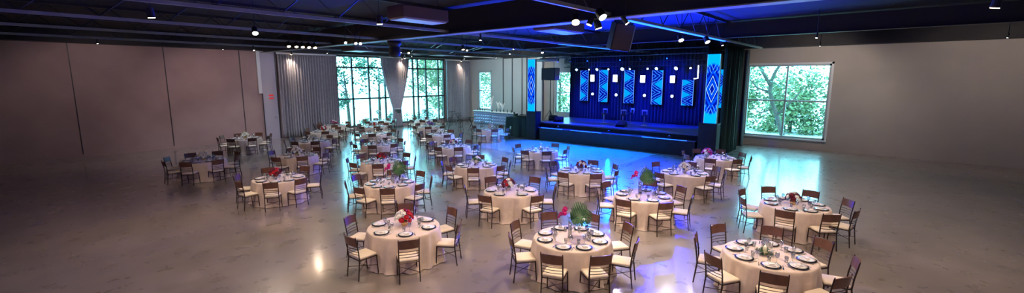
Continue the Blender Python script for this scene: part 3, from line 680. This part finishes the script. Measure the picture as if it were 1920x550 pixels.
for x, y, lb in ((24.6, 24.5, 'right of the nearest bistro table'), (26.2, 30.9, 'left of the bistro table closest to the corner curtain'), (27.5, 30.2, 'right of the bistro table closest to the corner curtain'), (25.4, 29.3, 'left of the middle bistro table'), (26.6, 28.3, 'right of the middle bistro table')):
    dup(bs, (x, y, 0), .3, 'tall metal stool ' + lb)

# ------------------------------------------------------------------ banquet furniture prototypes (meshes are shared)
def arc(w, y0, bow, z, n=7): return [(-w + 2 * w * i / n, y0 - bow * (1 - ((2 * i / n) - 1) ** 2), z) for i in range(n + 1)]
def make_chair():
    t = thing('banquet_chair', 'x', 'chair')
    cu = MB(); n = 6
    part('seat_cushion', MB().box(-.205, .205, -.19, .21, .43, .485), 'cushion', t, True, .024)
    part('seat_frame', MB().tube([(-.2, .2, .42), (.2, .2, .42)], .012, 5).tube([(-.2, -.2, .42), (.2, -.2, .42)], .012, 5).tube([(-.2, -.2, .42), (-.2, .2, .42)], .012, 5).tube([(.2, -.2, .42), (.2, .2, .42)], .012, 5), 'metal', t)
    for s in (-1, 1):
        part('leg', MB().tube([(s * .2, .2, .43), (s * .205, .225, .0)], [.014, .012], 6), 'metal', t)
        part('leg', MB().tube([(s * .2, -.2, .43), (s * .205, -.25, .0)], [.014, .012], 6), 'metal', t)
        part('back_post', MB().tube([(s * .2, -.2, .42), (s * .202, -.215, .6), (s * .205, -.265, .9), (s * .205, -.275, .945)], [.014, .014, .013, .008], 6), 'metal', t)
    def yb(z): return -.205 - max(0, z - .5) * .15
    bp = MB(); vs = []; fs = []; nn = 10
    for i in range(nn + 1):
        u = -1 + 2 * i / nn; x = .205 * u
        for (z, dy) in ((.735, -.012), (.735, .012), (.915 + .012 * (1 - u * u), .012), (.915 + .012 * (1 - u * u), -.012)):
            vs.append((x, yb(z) - .035 * (1 - u * u) + dy, z))
    for i in range(nn):
        for k in range(4): fs.append((i * 4 + k, i * 4 + (k + 1) % 4, (i + 1) * 4 + (k + 1) % 4, (i + 1) * 4 + k))
    fs += [(0, 1, 2, 3), tuple(nn * 4 + k for k in (3, 2, 1, 0))]
    part('backrest_panel', bp.add(vs, fs), 'wood', t)
    for z in (.67, .61, .55):
        part('back_rail', MB().tube(arc(.2, yb(z), .03, z), .0075, 4), 'metal', t)
    part('stretcher', MB().tube([(-.203, .215, .2), (.203, -.228, .2)], .007, 4).tube([(.203, .215, .205), (-.203, -.228, .205)], .007, 4), 'metal', t)
    return t
chair0 = make_chair(); KIDS[chair0.name] = list(chair0.children)

TR = .8
def cloth_mesh(seed):
    rnd = random.Random(seed); n = 96; ph = [rnd.uniform(0, 6.28) for _ in range(5)]; k1 = rnd.choice((11, 12, 13)); k2 = rnd.choice((5, 7))
    rings = [(0, .768), (.4, .768), (.77, .768), (.795, .762), (.806, .745), (.812, .70), (.822, .6), (.832, .45), (.84, .3), (.85, .15), (.865, .05), (.885, .012)]
    vs = []; fs = []
    for j, (r, z) in enumerate(rings):
        q = max(0, (.75 - z) / .74); q = q ** .6 if q > 0 else 0
        for i in range(n):
            t = 2 * PI * i / n
            w_ = math.sin(k1 * t + ph[0] + .8 * math.sin(2 * t + ph[1])) * .6 + .3 * math.sin(k2 * t + ph[2]) + .35 * math.sin(2 * k1 * t + ph[3] + 2 * q)
            rr = r + q * .07 * w_ + (.03 * max(0, math.sin(4 * t + ph[4])) * q)
            vs.append((rr * math.cos(t), rr * math.sin(t), z))
    for j in range(1, len(rings) - 1):
        for i in range(n): fs.append((j * n + i, j * n + (i + 1) % n, (j + 1) * n + (i + 1) % n, (j + 1) * n + i))
    vs2 = vs[n:]; fs2 = [tuple(i - n for i in f) for f in fs]; fs2.append(tuple(range(n)))
    return MB().add(vs2, fs2).mesh('tablecloth', 'cloth', True)
cloths = [cloth_mesh(s) for s in range(4)]
tab0 = thing('round_table', 'x', 'table', group='round banquet tables')
part('tabletop', MB().lathe([(0, .72), (.77, .72), (.78, .74), (.77, .755), (0, .755)], 32), 'wood', tab0)
for a in (.4, 1.97, 3.54, 5.1): part('leg', MB().tube([(.5 * math.cos(a), .5 * math.sin(a), .72), (.6 * math.cos(a), .6 * math.sin(a), 0)], .016, 6), 'metal', tab0)
KIDS[tab0.name] = list(tab0.children)

TZ = .7685
me_charger = MB().lathe([(0, 0), (.11, 0), (.165, .014), (.168, .018), (.11, .007), (0, .006)], 28, close=False).mesh('charger', 'charger', True)
me_plate = MB().lathe([(0, .008), (.09, .008), (.135, .026), (.138, .03), (.09, .016), (0, .014)], 28, close=False).mesh('plate', 'china', True)
nb = MB(); nb.cbox((0, 0, .024), (.15, .09, .014)).cbox((.01, 0, .040), (.10, .065, .022), .25)
me_nap = nb.mesh('napkin', 'napkin', True, .005)
me_wine = MB().lathe([(.034, 0), (.034, .003), (.005, .008), (.004, .085), (.02, .1), (.036, .13), (.038, .16), (.031, .20), (.029, .20), (.035, .16), (.033, .13), (.006, .1)], 14, close=False).mesh('wine_glass', 'tglass', True)
me_water = MB().lathe([(.0, 0), (.028, 0), (.036, .11), (.034, .11), (.026, .008), (0, .008)], 14, close=False).mesh('water_glass', 'tglass', True)
me_fork = MB().box(-.004, .004, -.1, .03, 0, .004).box(-.011, .011, .03, .045, 0, .004).box(-.011, -.006, .045, .09, 0, .004).box(-.0025, .0025, .045, .09, 0, .004).box(.006, .011, .045, .09, 0, .004).mesh('fork', 'steel')
me_knife = MB().box(-.006, .006, -.11, -.01, 0, .005).add([(-.009, -.01, 0), (.009, -.01, 0), (.009, .07, 0), (0, .11, 0), (-.009, .08, 0), (-.009, -.01, .003), (.009, -.01, .003), (.009, .07, .003), (0, .11, .003), (-.009, .08, .003)], [(0, 4, 3, 2, 1), (5, 6, 7, 8, 9), (0, 1, 6, 5), (1, 2, 7, 6), (2, 3, 8, 7), (3, 4, 9, 8), (4, 0, 5, 9)]).mesh('knife', 'steel')

# blooms and leaves
def bloom_mesh(m, r, seed=0):
    rnd = random.Random(seed); mb = MB()
    for ring, (n, tilt, rad) in enumerate(((5, .25, .5), (6, .75, .8), (7, 1.15, 1.0))):
        for i in range(n):
            a = 2 * PI * i / n + ring * .5 + rnd.uniform(-.1, .1)
            d = Vector((math.cos(a) * math.sin(tilt), math.sin(a) * math.sin(tilt), math.cos(tilt))); s = Vector((-math.sin(a), math.cos(a), 0)); c = d * r * rad
            o = Vector((0, 0, -r * .3)); wv = r * .55
            pts = [o, o + c * .6 + s * wv, o + c * 1.15 + s * wv * .6 + Vector((0, 0, .1 * r)), o + c * 1.25, o + c * 1.15 - s * wv * .6 + Vector((0, 0, .1 * r)), o + c * .6 - s * wv]
            mb.add(pts, [(0, 1, 2, 3, 4, 5)])
    mb.lathe([(r * .1, -.35 * r), (r * .6, -.1 * r), (r * .55, .35 * r), (r * .1, .6 * r)], 8)
    return mb.mesh('bloom', m, True)
BL = {}
def bloom(m, r):
    k = (m, round(r, 3))
    if k not in BL: BL[k] = bloom_mesh(m, r, len(BL))
    return BL[k]
def leaves_mesh(n, R, h0, h1, m, seed, ls=.07):
    rnd = random.Random(seed); mb = MB()
    for i in range(n):
        a = rnd.uniform(0, 6.28); z = rnd.uniform(h0, h1); r = R * rnd.uniform(.2, 1); d = Vector((math.cos(a), math.sin(a), rnd.uniform(-.3, .7))).normalized()
        c = Vector((r * .6 * math.cos(a), r * .6 * math.sin(a), z)); s = d.cross(Vector((0, 0, 1))).normalized() * ls * .3
        mb.add([c, c + d * ls * .5 + s, c + d * ls, c + d * ls * .5 - s], [(0, 1, 2, 3)])
        mb.tube([(0, 0, h0 - .05), c], .002, 3)
    return mb.mesh('foliage', m)
def palm_mesh(L, W, seed):
    """split-leaf palm frond: midrib + finger lobes, bending outward"""
    mb = MB(); rnd = random.Random(seed); n = 9
    def spine(t): return Vector((L * t * .95, 0, L * (.42 * t - .45 * t * t)))
    mb.tube([spine(i / 8) for i in range(9)], .005, 4)
    for i in range(n):
        t = .1 + .82 * i / (n - 1); wdt = W * math.sin(PI * (.12 + .8 * t)) ; p = spine(t)
        for s in (-1, 1):
            tip = p + Vector((.25 * wdt + .03, s * wdt, -.22 * wdt)); a = spine(max(0, t - .05)); b = spine(min(1, t + .055))
            mid = (p + tip) / 2 + Vector((0, 0, .02))
            e = Vector((L * .05, 0, 0)); q = (p + tip * 2) / 3
            mb.add([a, (a + tip) / 2 - e * .5 + Vector((0, 0, .02)), tip - e * .7, tip + e * .4, mid + e * .9, b], [(0, 1, 2, 3, 4, 5)])
    return mb.mesh('palm_leaf', m='darkgreen', smooth=False)
palms = [palm_mesh(.46, .27, 1), palm_mesh(.38, .23, 2)]

def low_bouquet(x, y, label, cols, vase='gold', r=.13, seed=0, nb=13):
    r *= 1.3; nb += 5
    t = thing('flower_bouquet', label, 'flowers', (x, y, TZ), seed * .7)
    part('vase', MB().lathe([(0, 0), (.06, 0), (.075, .03), (.078, .09), (.07, .115), (.06, .10), (0, .08)], 18, close=False), vase, t, True)
    part('foliage', leaves_mesh(40, r * 1.05, .12, .26, 'green', seed), None, t)
    rnd = random.Random(seed + 50)
    for i in range(nb):
        q = (i + .5) / nb; el = math.acos(1 - q * 1.02); az = i * 2.4
        p = (r * .95 * math.sin(el) * math.cos(az), r * .95 * math.sin(el) * math.sin(az), .15 + r * math.cos(el))
        o = link('bloom', bloom(cols[i % len(cols)], .052 + .008 * (i % 2)), t, p); o.rotation_euler = (el * math.sin(-az) if False else 0, el, az)
    return t
def tall_orchid(x, y, label, col, h=.34, seed=0, rz=0.0, stem=True):
    t = thing('orchid_arrangement', label, 'flowers', (x, y, TZ), rz)
    part('glass_vase', MB().lathe([(0, 0), (.045, 0), (.045, h), (.042, h), (.042, .012), (0, .012)], 16, close=False), 'tglass', t, True)
    part('stem', MB().tube([(0, 0, .02), (.01, 0, h * .6), (-.02, .01, h + .1)], .006, 5).tube([(0, .01, .02), (-.05, .02, h + .12), (-.14, .03, h + .16)], .004, 5), 'green', t)
    for k in range(3):
        o = link('palm_leaf', palms[k % 2], t, (0, 0, h + .02)); o.rotation_euler = ((.9, .5, .2)[k], -.55 + .3 * k, (.15, -.35, .75)[k])
    for k in range(7):
        o = link('bloom', bloom(col, .05), t, (-.08 - .026 * k, .06 * math.sin(k * 2.1), h + .24 - .024 * k + .04 * (k % 2))); o.rotation_euler = (0, -1.0, k)
    return t
def hurricane(x, y, label, seed=0):
    t = thing('candle_arrangement', label, 'candle', (x, y, TZ), seed)
    part('hurricane_glass', MB().lathe([(0, 0), (.06, 0), (.065, .28), (.06, .31), (.057, .31), (.06, .28), (.057, .01), (0, .01)], 20, close=False), 'tglass', t, True)
    part('candle', MB().lathe([(0, .011), (.035, .011), (.035, .15), (0, .145)], 14, close=False), 'wax', t, True)
    part('flame', MB().lathe([(0, .15), (.007, .165), (0, .19)], 8, close=False), 'flame', t, True)
    part('foliage', leaves_mesh(60, .2, .01, .1, 'green', seed + 3, .08), None, t)
    for i in range(9):
        a = i * .7 + seed; link('bloom', bloom('whitef' if i % 2 else 'cream', .034), t, (.13 * math.cos(a), .13 * math.sin(a), .055 + .03 * (i % 3)))
    return t
def tall_flowers(x, y, label, cols, h=.55, seed=0):
    t = thing('tall_centrepiece', label, 'flowers', (x, y, TZ), seed)
    part('stand', MB().lathe([(.09, 0), (.09, .01), (.014, .03), (.014, h), (.07, h + .03), (.06, h + .05)], 14), 'steel', t, True)
    part('foliage', leaves_mesh(60, .28, h, h + .25, 'darkgreen', seed, .13), None, t)
    for i in range(9):
        a = i * 2.4; r = .06 + .02 * i; link('bloom', bloom(cols[i % len(cols)], .05), t, (r * math.cos(a), r * math.sin(a), h + .28 - .018 * i))
    return t

SECT = ['near', 'near right', 'right', 'far right', 'far', 'far left', 'left', 'near left']
def sector_names(angs):
    idx = sorted(range(len(angs)), key=lambda i: angs[i] % 360); n = len(angs); best = None
    for comb in itertools.combinations(range(8), n):
        for rot in range(n):
            c = comb[rot:] + comb[:rot]
            e = sum(((angs[idx[i]] - 45 * c[i] + 180) % 360 - 180) ** 2 for i in range(n))
            if best is None or e < best[0]: best = (e, c)
    names = [None] * n
    for i, k in enumerate(idx): names[k] = SECT[best[1][i]]
    return names

E8 = [0, 45, 90, 135, 180, -135, -90, -45]
def ph(p, drop=()): return [a + p for i, a in enumerate(E8) if i not in drop]
TABLES = [  # x, y, name, chair angles (0 = toward the camera side, + = to its right), detail
    (5.64, 8.17, 'front-row left', [3, -52, -114, 65, 118, 178], 2),
    (7.53, 4.87, 'front-row middle', [-16, 24, 72, 117, 160, -155, -107, -67], 2),
    (9.26, 1.53, 'front-row right', [4, -41, -86, -132, 180, 50, 95, 138], 2),
    (5.77, 15.43, 'second-row leftmost', [-11, 28, 78, 140, -165, -109, -59], 2),
    (7.83, 12.01, 'second-row left', [-3, 40, 82, 130, -128, -84, -42, 175], 2),
    (9.67, 8.45, 'second-row middle', [-33, 33, 85, 145, -150, -85], 2),
    (11.75, 5.22, 'second-row right', [-23, 26, 75, 125, 172, -122, -77], 2),
    (13.5, 1.75, 'second-row rightmost', [-8, -62, -105, -150, 165, 120, 75, 35], 2),
    (5.1, 21.3, 'third-row far-left', ph(20), 1),
    (8.13, 19.49, 'third-row leftmost', ph(8, (6,)), 1),
    (9.77, 15.5, 'third-row left', ph(-6), 1),
    (11.75, 12.05, 'third-row middle', [-5, -48, -88, 43, 80, 118, 175, -135], 1),
    (13.57, 8.43, 'third-row right', [-28, 22, 68, 112, 160, -78, -125], 1),
    (15.67, 5.45, 'third-row rightmost', [-35, 38, 75, 125, 170, -80, -130], 1),
    (8.62, 27.31, 'fourth-row leftmost', ph(14), 1),
    (10.62, 23.39, 'fourth-row left', ph(5), 1),
    (12.29, 19.72, 'fourth-row middle', ph(-12), 1),
    (14.34, 16.28, 'fourth-row right', ph(10), 1),
    (16.25, 12.34, 'fourth-row rightmost', ph(12, (4,)), 1),
    (19.6, 5.55, 'stage-side right', ph(-8), 1),
    (13.05, 27.16, 'fifth-row left', ph(3), 0),
    (14.6, 23.72, 'fifth-row middle', ph(-9), 0),
    (16.87, 20.33, 'fifth-row right', ph(16), 0),
    (20.84, 19.99, 'bar-side', ph(12, (4,)), 0),
    (15.3, 30.2, 'window-row left', ph(0), 0),
    (16.7, 27.21, 'sixth-row middle', ph(7), 0),
    (19.23, 24.3, 'sixth-row right', ph(-5), 0),
    (18.9, 30.2, 'window-row middle', ph(9), 0),
    (21.9, 28.3, 'window-row right', ph(-7), 0),
]
first_chair = True; first_tab = True
for ti, (tx, ty, tn, angs, det) in enumerate(TABLES):
    base = math.atan2(ty, tx) + PI     # direction from table toward the camera
    rnd = random.Random(100 + ti); names = sector_names(angs)
    lab = 'round banquet table under a champagne cloth, the %s table' % tn
    if first_tab: tab0.location = (tx, ty, 0); tab0['label'] = lab; first_tab = False
    else: dup(tab0, (tx, ty, 0), rnd.uniform(0, .5), lab)
    o = link('tablecloth', cloths[ti % 4], None, (tx, ty, 0), rnd.uniform(0, 6)); tag(o, 'champagne tablecloth falling in folds to the floor over the %s table' % tn, 'tablecloth', 'champagne tablecloths')
    for a, sn in zip(angs, names):
        th = base + math.radians(a); R = 1.06 + rnd.uniform(-.02, .05); cx_, cy_ = tx + R * math.cos(th), ty + R * math.sin(th)
        rz = th + PI / 2 + rnd.uniform(-.09, .09)
        lb = 'brown chair with cream cushion at the %s side of the %s table' % (sn, tn)
        if first_chair: chair0.location = (cx_, cy_, 0); chair0.rotation_euler = (0, 0, rz); chair0['label'] = lb; chair0['group'] = 'chairs around the banquet tables'; first_chair = False
        else: dup(chair0, (cx_, cy_, 0), rz, lb)
        def put(name, me, r, dt, z, label, cat, group, rot=0.0):
            # r from table centre, dt tangential offset
            x = tx + r * math.cos(th) - dt * math.sin(th); y = ty + r * math.sin(th) + dt * math.cos(th)
            o = link(name, me, None, (x, y, TZ + z), th + PI / 2 + rot); tag(o, label, cat, group)
        put('charger_plate', me_charger, .60, 0, 0, 'dark rimmed charger plate at the %s place of the %s table' % (sn, tn), 'plate', 'charger plates')
        put('dinner_plate', me_plate, .60, 0, 0, 'white dinner plate on the charger at the %s place of the %s table' % (sn, tn), 'plate', 'dinner plates')
        put('napkin', me_nap, .60, 0, 0, 'folded white napkin on the plate at the %s place of the %s table' % (sn, tn), 'napkin', 'folded napkins', rnd.uniform(-.3, .3))
        put('wine_glass', me_wine, .40, .10, 0, 'stemmed wine glass at the %s place of the %s table' % (sn, tn), 'glass', 'wine glasses')
        if det > 0:
            put('water_glass', me_water, .38, -.02, 0, 'short water glass at the %s place of the %s table' % (sn, tn), 'glass', 'water glasses')
        if det > 1:
            put('fork', me_fork, .60, -.19, 0, 'steel fork at the %s place of the %s table' % (sn, tn), 'cutlery', 'forks', PI)
            put('knife', me_knife, .60, .19, 0, 'steel knife at the %s place of the %s table' % (sn, tn), 'cutlery', 'knives', PI)

# centrepieces
low_bouquet(5.68, 8.2, 'round red and white bouquet in a gold pot on the front-row left table', ['red', 'whitef', 'red', 'red', 'whitef'], 'gold', .16, 1, 17)
tall_orchid(7.5, 4.9, 'magenta orchids with a split palm leaf in tall glass on the front-row middle table', 'pink', .36, 1, YAW - PI / 2)
hurricane(9.2, 1.6, 'glass hurricane candle with white flowers and greenery on the front-row right table', .3)
tall_orchid(7.88, 11.9, 'magenta orchids with palm leaf on the second-row left table', 'pink', .34, 2, YAW - PI / 2 + .4)
low_bouquet(9.67, 8.55, 'burgundy and white bouquet on the second-row middle table', ['burg', 'whitef', 'red', 'burg'], 'mercury', .15, 2, 15)
tall_orchid(11.8, 5.35, 'pink orchids with dark palm leaf on the second-row right table', 'pink', .38, 3, YAW - PI / 2)
low_bouquet(5.7, 15.5, 'burgundy bouquet in a silver pot on the second-row leftmost table', ['burg', 'red', 'whitef', 'burg', 'burg'], 'mercury', .15, 4, 15)
low_bouquet(13.5, 1.8, 'white and burgundy bouquet on the second-row rightmost table', ['whitef', 'burg'], 'gold', .13, 5)
low_bouquet(8.1, 19.5, 'cream bouquet in a gold pot on the third-row leftmost table', ['cream', 'whitef'], 'gold', .16, 6)
low_bouquet(9.77, 15.5, 'deep red bouquet on the third-row left table', ['burg', 'red', 'burg'], 'mercury', .15, 7)
low_bouquet(11.75, 12.05, 'cream bouquet with much greenery on the third-row middle table', ['cream', 'green', 'whitef'], 'mercury', .14, 8)
low_bouquet(13.57, 8.43, 'burgundy and cream bouquet on the third-row right table', ['burg', 'cream', 'burg'], 'mercury', .15, 9)
low_bouquet(15.67, 5.45, 'white bouquet on the third-row rightmost table', ['whitef', 'cream'], 'mercury', .16, 10)
low_bouquet(5.1, 21.3, 'cream bouquet on the third-row far-left table', ['cream', 'whitef'], 'gold', .14, 11)
low_bouquet(8.62, 27.31, 'white bouquet on the fourth-row leftmost table', ['whitef', 'cream'], 'gold', .15, 12)
low_bouquet(10.62, 23.39, 'cream bouquet on the fourth-row left table', ['cream', 'cream', 'whitef'], 'gold', .16, 13)
low_bouquet(12.29, 19.72, 'wide cream bouquet on the fourth-row middle table', ['cream', 'whitef', 'cream'], 'gold', .18, 14, 17)
low_bouquet(14.34, 16.28, 'pink and cream bouquet on the fourth-row right table', ['burg', 'cream', 'pink', 'cream'], 'mercury', .16, 15)
hurricane(16.25, 12.34, 'glass hurricane candle with white flowers on the fourth-row rightmost table', 1.3)
low_bouquet(19.45, 5.85, 'magenta and purple bouquet on the stage-side right table', ['pink', 'purple', 'pink', 'whitef'], 'mercury', .17, 16, 15)
low_bouquet(13.05, 27.16, 'red and white bouquet on the fifth-row left table', ['whitef', 'red'], 'gold', .15, 17)
hurricane(14.6, 23.72, 'glass hurricane candle with white flowers on the fifth-row middle table', 2.1)
low_bouquet(16.87, 20.33, 'white bouquet on the fifth-row right table', ['whitef', 'cream'], 'mercury', .15, 18)
low_bouquet(20.84, 19.99, 'white bouquet on the bar-side table', ['whitef', 'cream'], 'mercury', .16, 19)
low_bouquet(15.3, 30.2, 'pink and white bouquet on the window-row left table', ['pink', 'whitef', 'burg'], 'mercury', .17, 20)
low_bouquet(16.7, 27.21, 'red bouquet on the sixth-row middle table', ['red', 'whitef'], 'gold', .14, 21)
low_bouquet(19.23, 24.3, 'lilac bouquet on the sixth-row right table', ['purple', 'whitef', 'purple'], 'mercury', .18, 22)
tall_flowers(18.9, 30.2, 'tall dark leafy centrepiece on the window-row middle table', ['whitef', 'cream'], .6, 1)
tall_flowers(21.9, 28.3, 'tall purple-flowered centrepiece on the window-row right table', ['purple', 'pink', 'purple'], .6, 2)

# ------------------------------------------------------------------ outdoors
gnd = part('ground', MB().box(-60, 100, YA + .4, 130, -.6, -.4).box(XB + .4, 130, -80, YA + .4, -.6, -.4), 'grass', None); gnd['kind'] = 'structure'
def tree(x, y, h, R, z0, nleaf, m, label, seed, ls=.3, trunk=None, clumps=26, sq=.8):
    rnd = random.Random(seed); t = thing('tree', label, 'tree', (x, y, -.4), 0, 'trees outside the windows')
    tb = MB(); top = Vector((rnd.uniform(-.3, .3), rnd.uniform(-.3, .3), h * .7))
    if trunk:
        for pts, r in trunk: tb.tube(pts, r, 8)
    else:
        tb.tube([(0, 0, 0), (top.x * .3, top.y * .3, h * .35), top], [.16, .12, .05], 8)
        for k in range(6):
            a = k * 1.05 + rnd.random(); p = top * (.45 + .08 * k); tb.tube([p, p + Vector((math.cos(a) * R * .4, math.sin(a) * R * .4, R * .3)), p + Vector((math.cos(a) * R * .8, math.sin(a) * R * .8, R * .45))], [.05, .035, .012], 5)
    part('trunk', tb, 'bark', t, True)
    lf = MB(); vs = []; fs = []
    cl = []
    for k in range(clumps):
        a = rnd.uniform(0, 6.28); rr = R * math.sqrt(rnd.random()); zz = z0 + (h - z0) * rnd.random(); cl.append((rr * math.cos(a), rr * math.sin(a), zz, R * rnd.uniform(.12, .3)))
    for i in range(nleaf):
        c = cl[rnd.randrange(clumps)]; p = Vector((c[0] + rnd.gauss(0, c[3]), c[1] + rnd.gauss(0, c[3]), c[2] + rnd.gauss(0, c[3] * sq)))
        p.z = max(p.z, .05)
        u = Vector((rnd.gauss(0, 1), rnd.gauss(0, 1), rnd.gauss(0, .6))).normalized(); v = u.cross(Vector((rnd.gauss(0, 1), rnd.gauss(0, 1), rnd.gauss(0, 1)))).normalized(); s = ls * rnd.uniform(.5, 1.1)
        o = len(vs); vs += [p - u * s * .5, p + v * s * .28, p + u * s * .5, p - v * s * .28]; fs.append((o, o + 1, o + 2, o + 3))
    lf.add(vs, fs); me = bpy.data.meshes.new('foliage'); me.from_pydata([tuple(q) for q in vs], [], fs); me.materials.append(M[m]); link('foliage', me, t)
    return t
# behind the tall window wall: loose crowns against white sky
tree(20.5, 37.5, 7.2, 1.7, 2.9, 1100, 'leafA', 'loose leafy tree outside the left tall window', 1, .32, clumps=18)
tree(24.6, 39.0, 7.4, 1.6, 3.2, 900, 'leafA', 'tree outside the tall windows just left of the gathered curtain', 2, .34, clumps=15)
tree(30.2, 38.5, 7.5, 2.2, 1.5, 2600, 'leafB', 'bright green tree outside the right tall window', 3, .34, clumps=26)
tree(34.5, 41.0, 8.0, 2.6, 1.0, 3000, 'leafB', 'pale green tree outside seen through the right edge of the tall windows', 4, .36, clumps=30)
tree(18.3, 35.6, 6.4, 1.1, .6, 700, 'leafA', 'small tree close outside the left edge of the tall windows', 5, .28, clumps=12)
for k, (x, y, r) in enumerate(((20.4, 35.0, .6), (22.8, 35.3, .8), (26.2, 35.6, .8), (28.6, 36.4, 1.0))):
    tree(x, y, 1.0 + .3 * (k % 2), r, .2, 420, 'leafA', '%s low shrub just outside the foot of the tall windows' % ('leftmost', 'second', 'third', 'rightmost')[k], 20 + k, .2, trunk=[([(0, 0, 0), (0, 0, .5)], .03)], clumps=12)
# beyond the stage-side wall
tree(37.0, 38.0, 7.0, 2.6, .8, 3600, 'leafB', 'green tree outside the corner window beside the bar', 6, .32, clumps=34)
tree(39.5, 27.5, 7.5, 2.6, .6, 4200, 'leafB', 'pale green tree outside the window left of the stage', 7, .34, clumps=40)
BX, BY = 36.0, 5.9
def bp_(*ps): return [(dx, y - BY, z + .4) for dx, y, z in ps]
T8 = [(bp_((0, 5.8, -.4), (0, 5.87, .2), (.1, 6.2, 1.15), (0, 6.62, 2.3), (-.1, 6.84, 3.2), (0, 6.8, 4.0), (.1, 6.62, 4.6), (.1, 6.3, 5.2), (0, 5.9, 6.6)), [.20, .17, .15, .14, .14, .12, .10, .08, .05]),
      (bp_((-.1, 6.84, 3.6), (-.1, 7.3, 4.36), (0, 7.65, 5.05), (0, 8.0, 6.4)), [.12, .10, .08, .04]), (bp_((-.1, 6.84, 3.1), (0, 7.68, 3.41), (0, 8.25, 4.06), (0, 8.7, 4.2)), [.08, .06, .05, .02]),
      (bp_((0, 6.5, 2.0), (0, 7.36, 1.6), (0, 7.93, 2.05)), [.06, .045, .015]), (bp_((0, 6.3, 1.5), (.2, 5.4, 2.6), (.2, 4.8, 3.6)), [.08, .06, .02])]
tree(BX, BY, 7.5, 2.4, 3.9, 380, 'leafA', 'bare forked tree standing close outside the right-hand window', 8, .26, trunk=T8, clumps=22)
for k, (x, y, R) in enumerate(((44, 11.5, 3.6), (43, 6.5, 3.6), (44, 1.6, 3.6), (42, -4, 3.6))):
    tree(x, y, 4.6 if k % 2 else 5.4, R * .62, .3, 5600, 'leafC', '%s bushy pale green tree behind the forked one' % ('leftmost', 'second', 'third', 'rightmost')[k], 30 + k, .36, clumps=60)
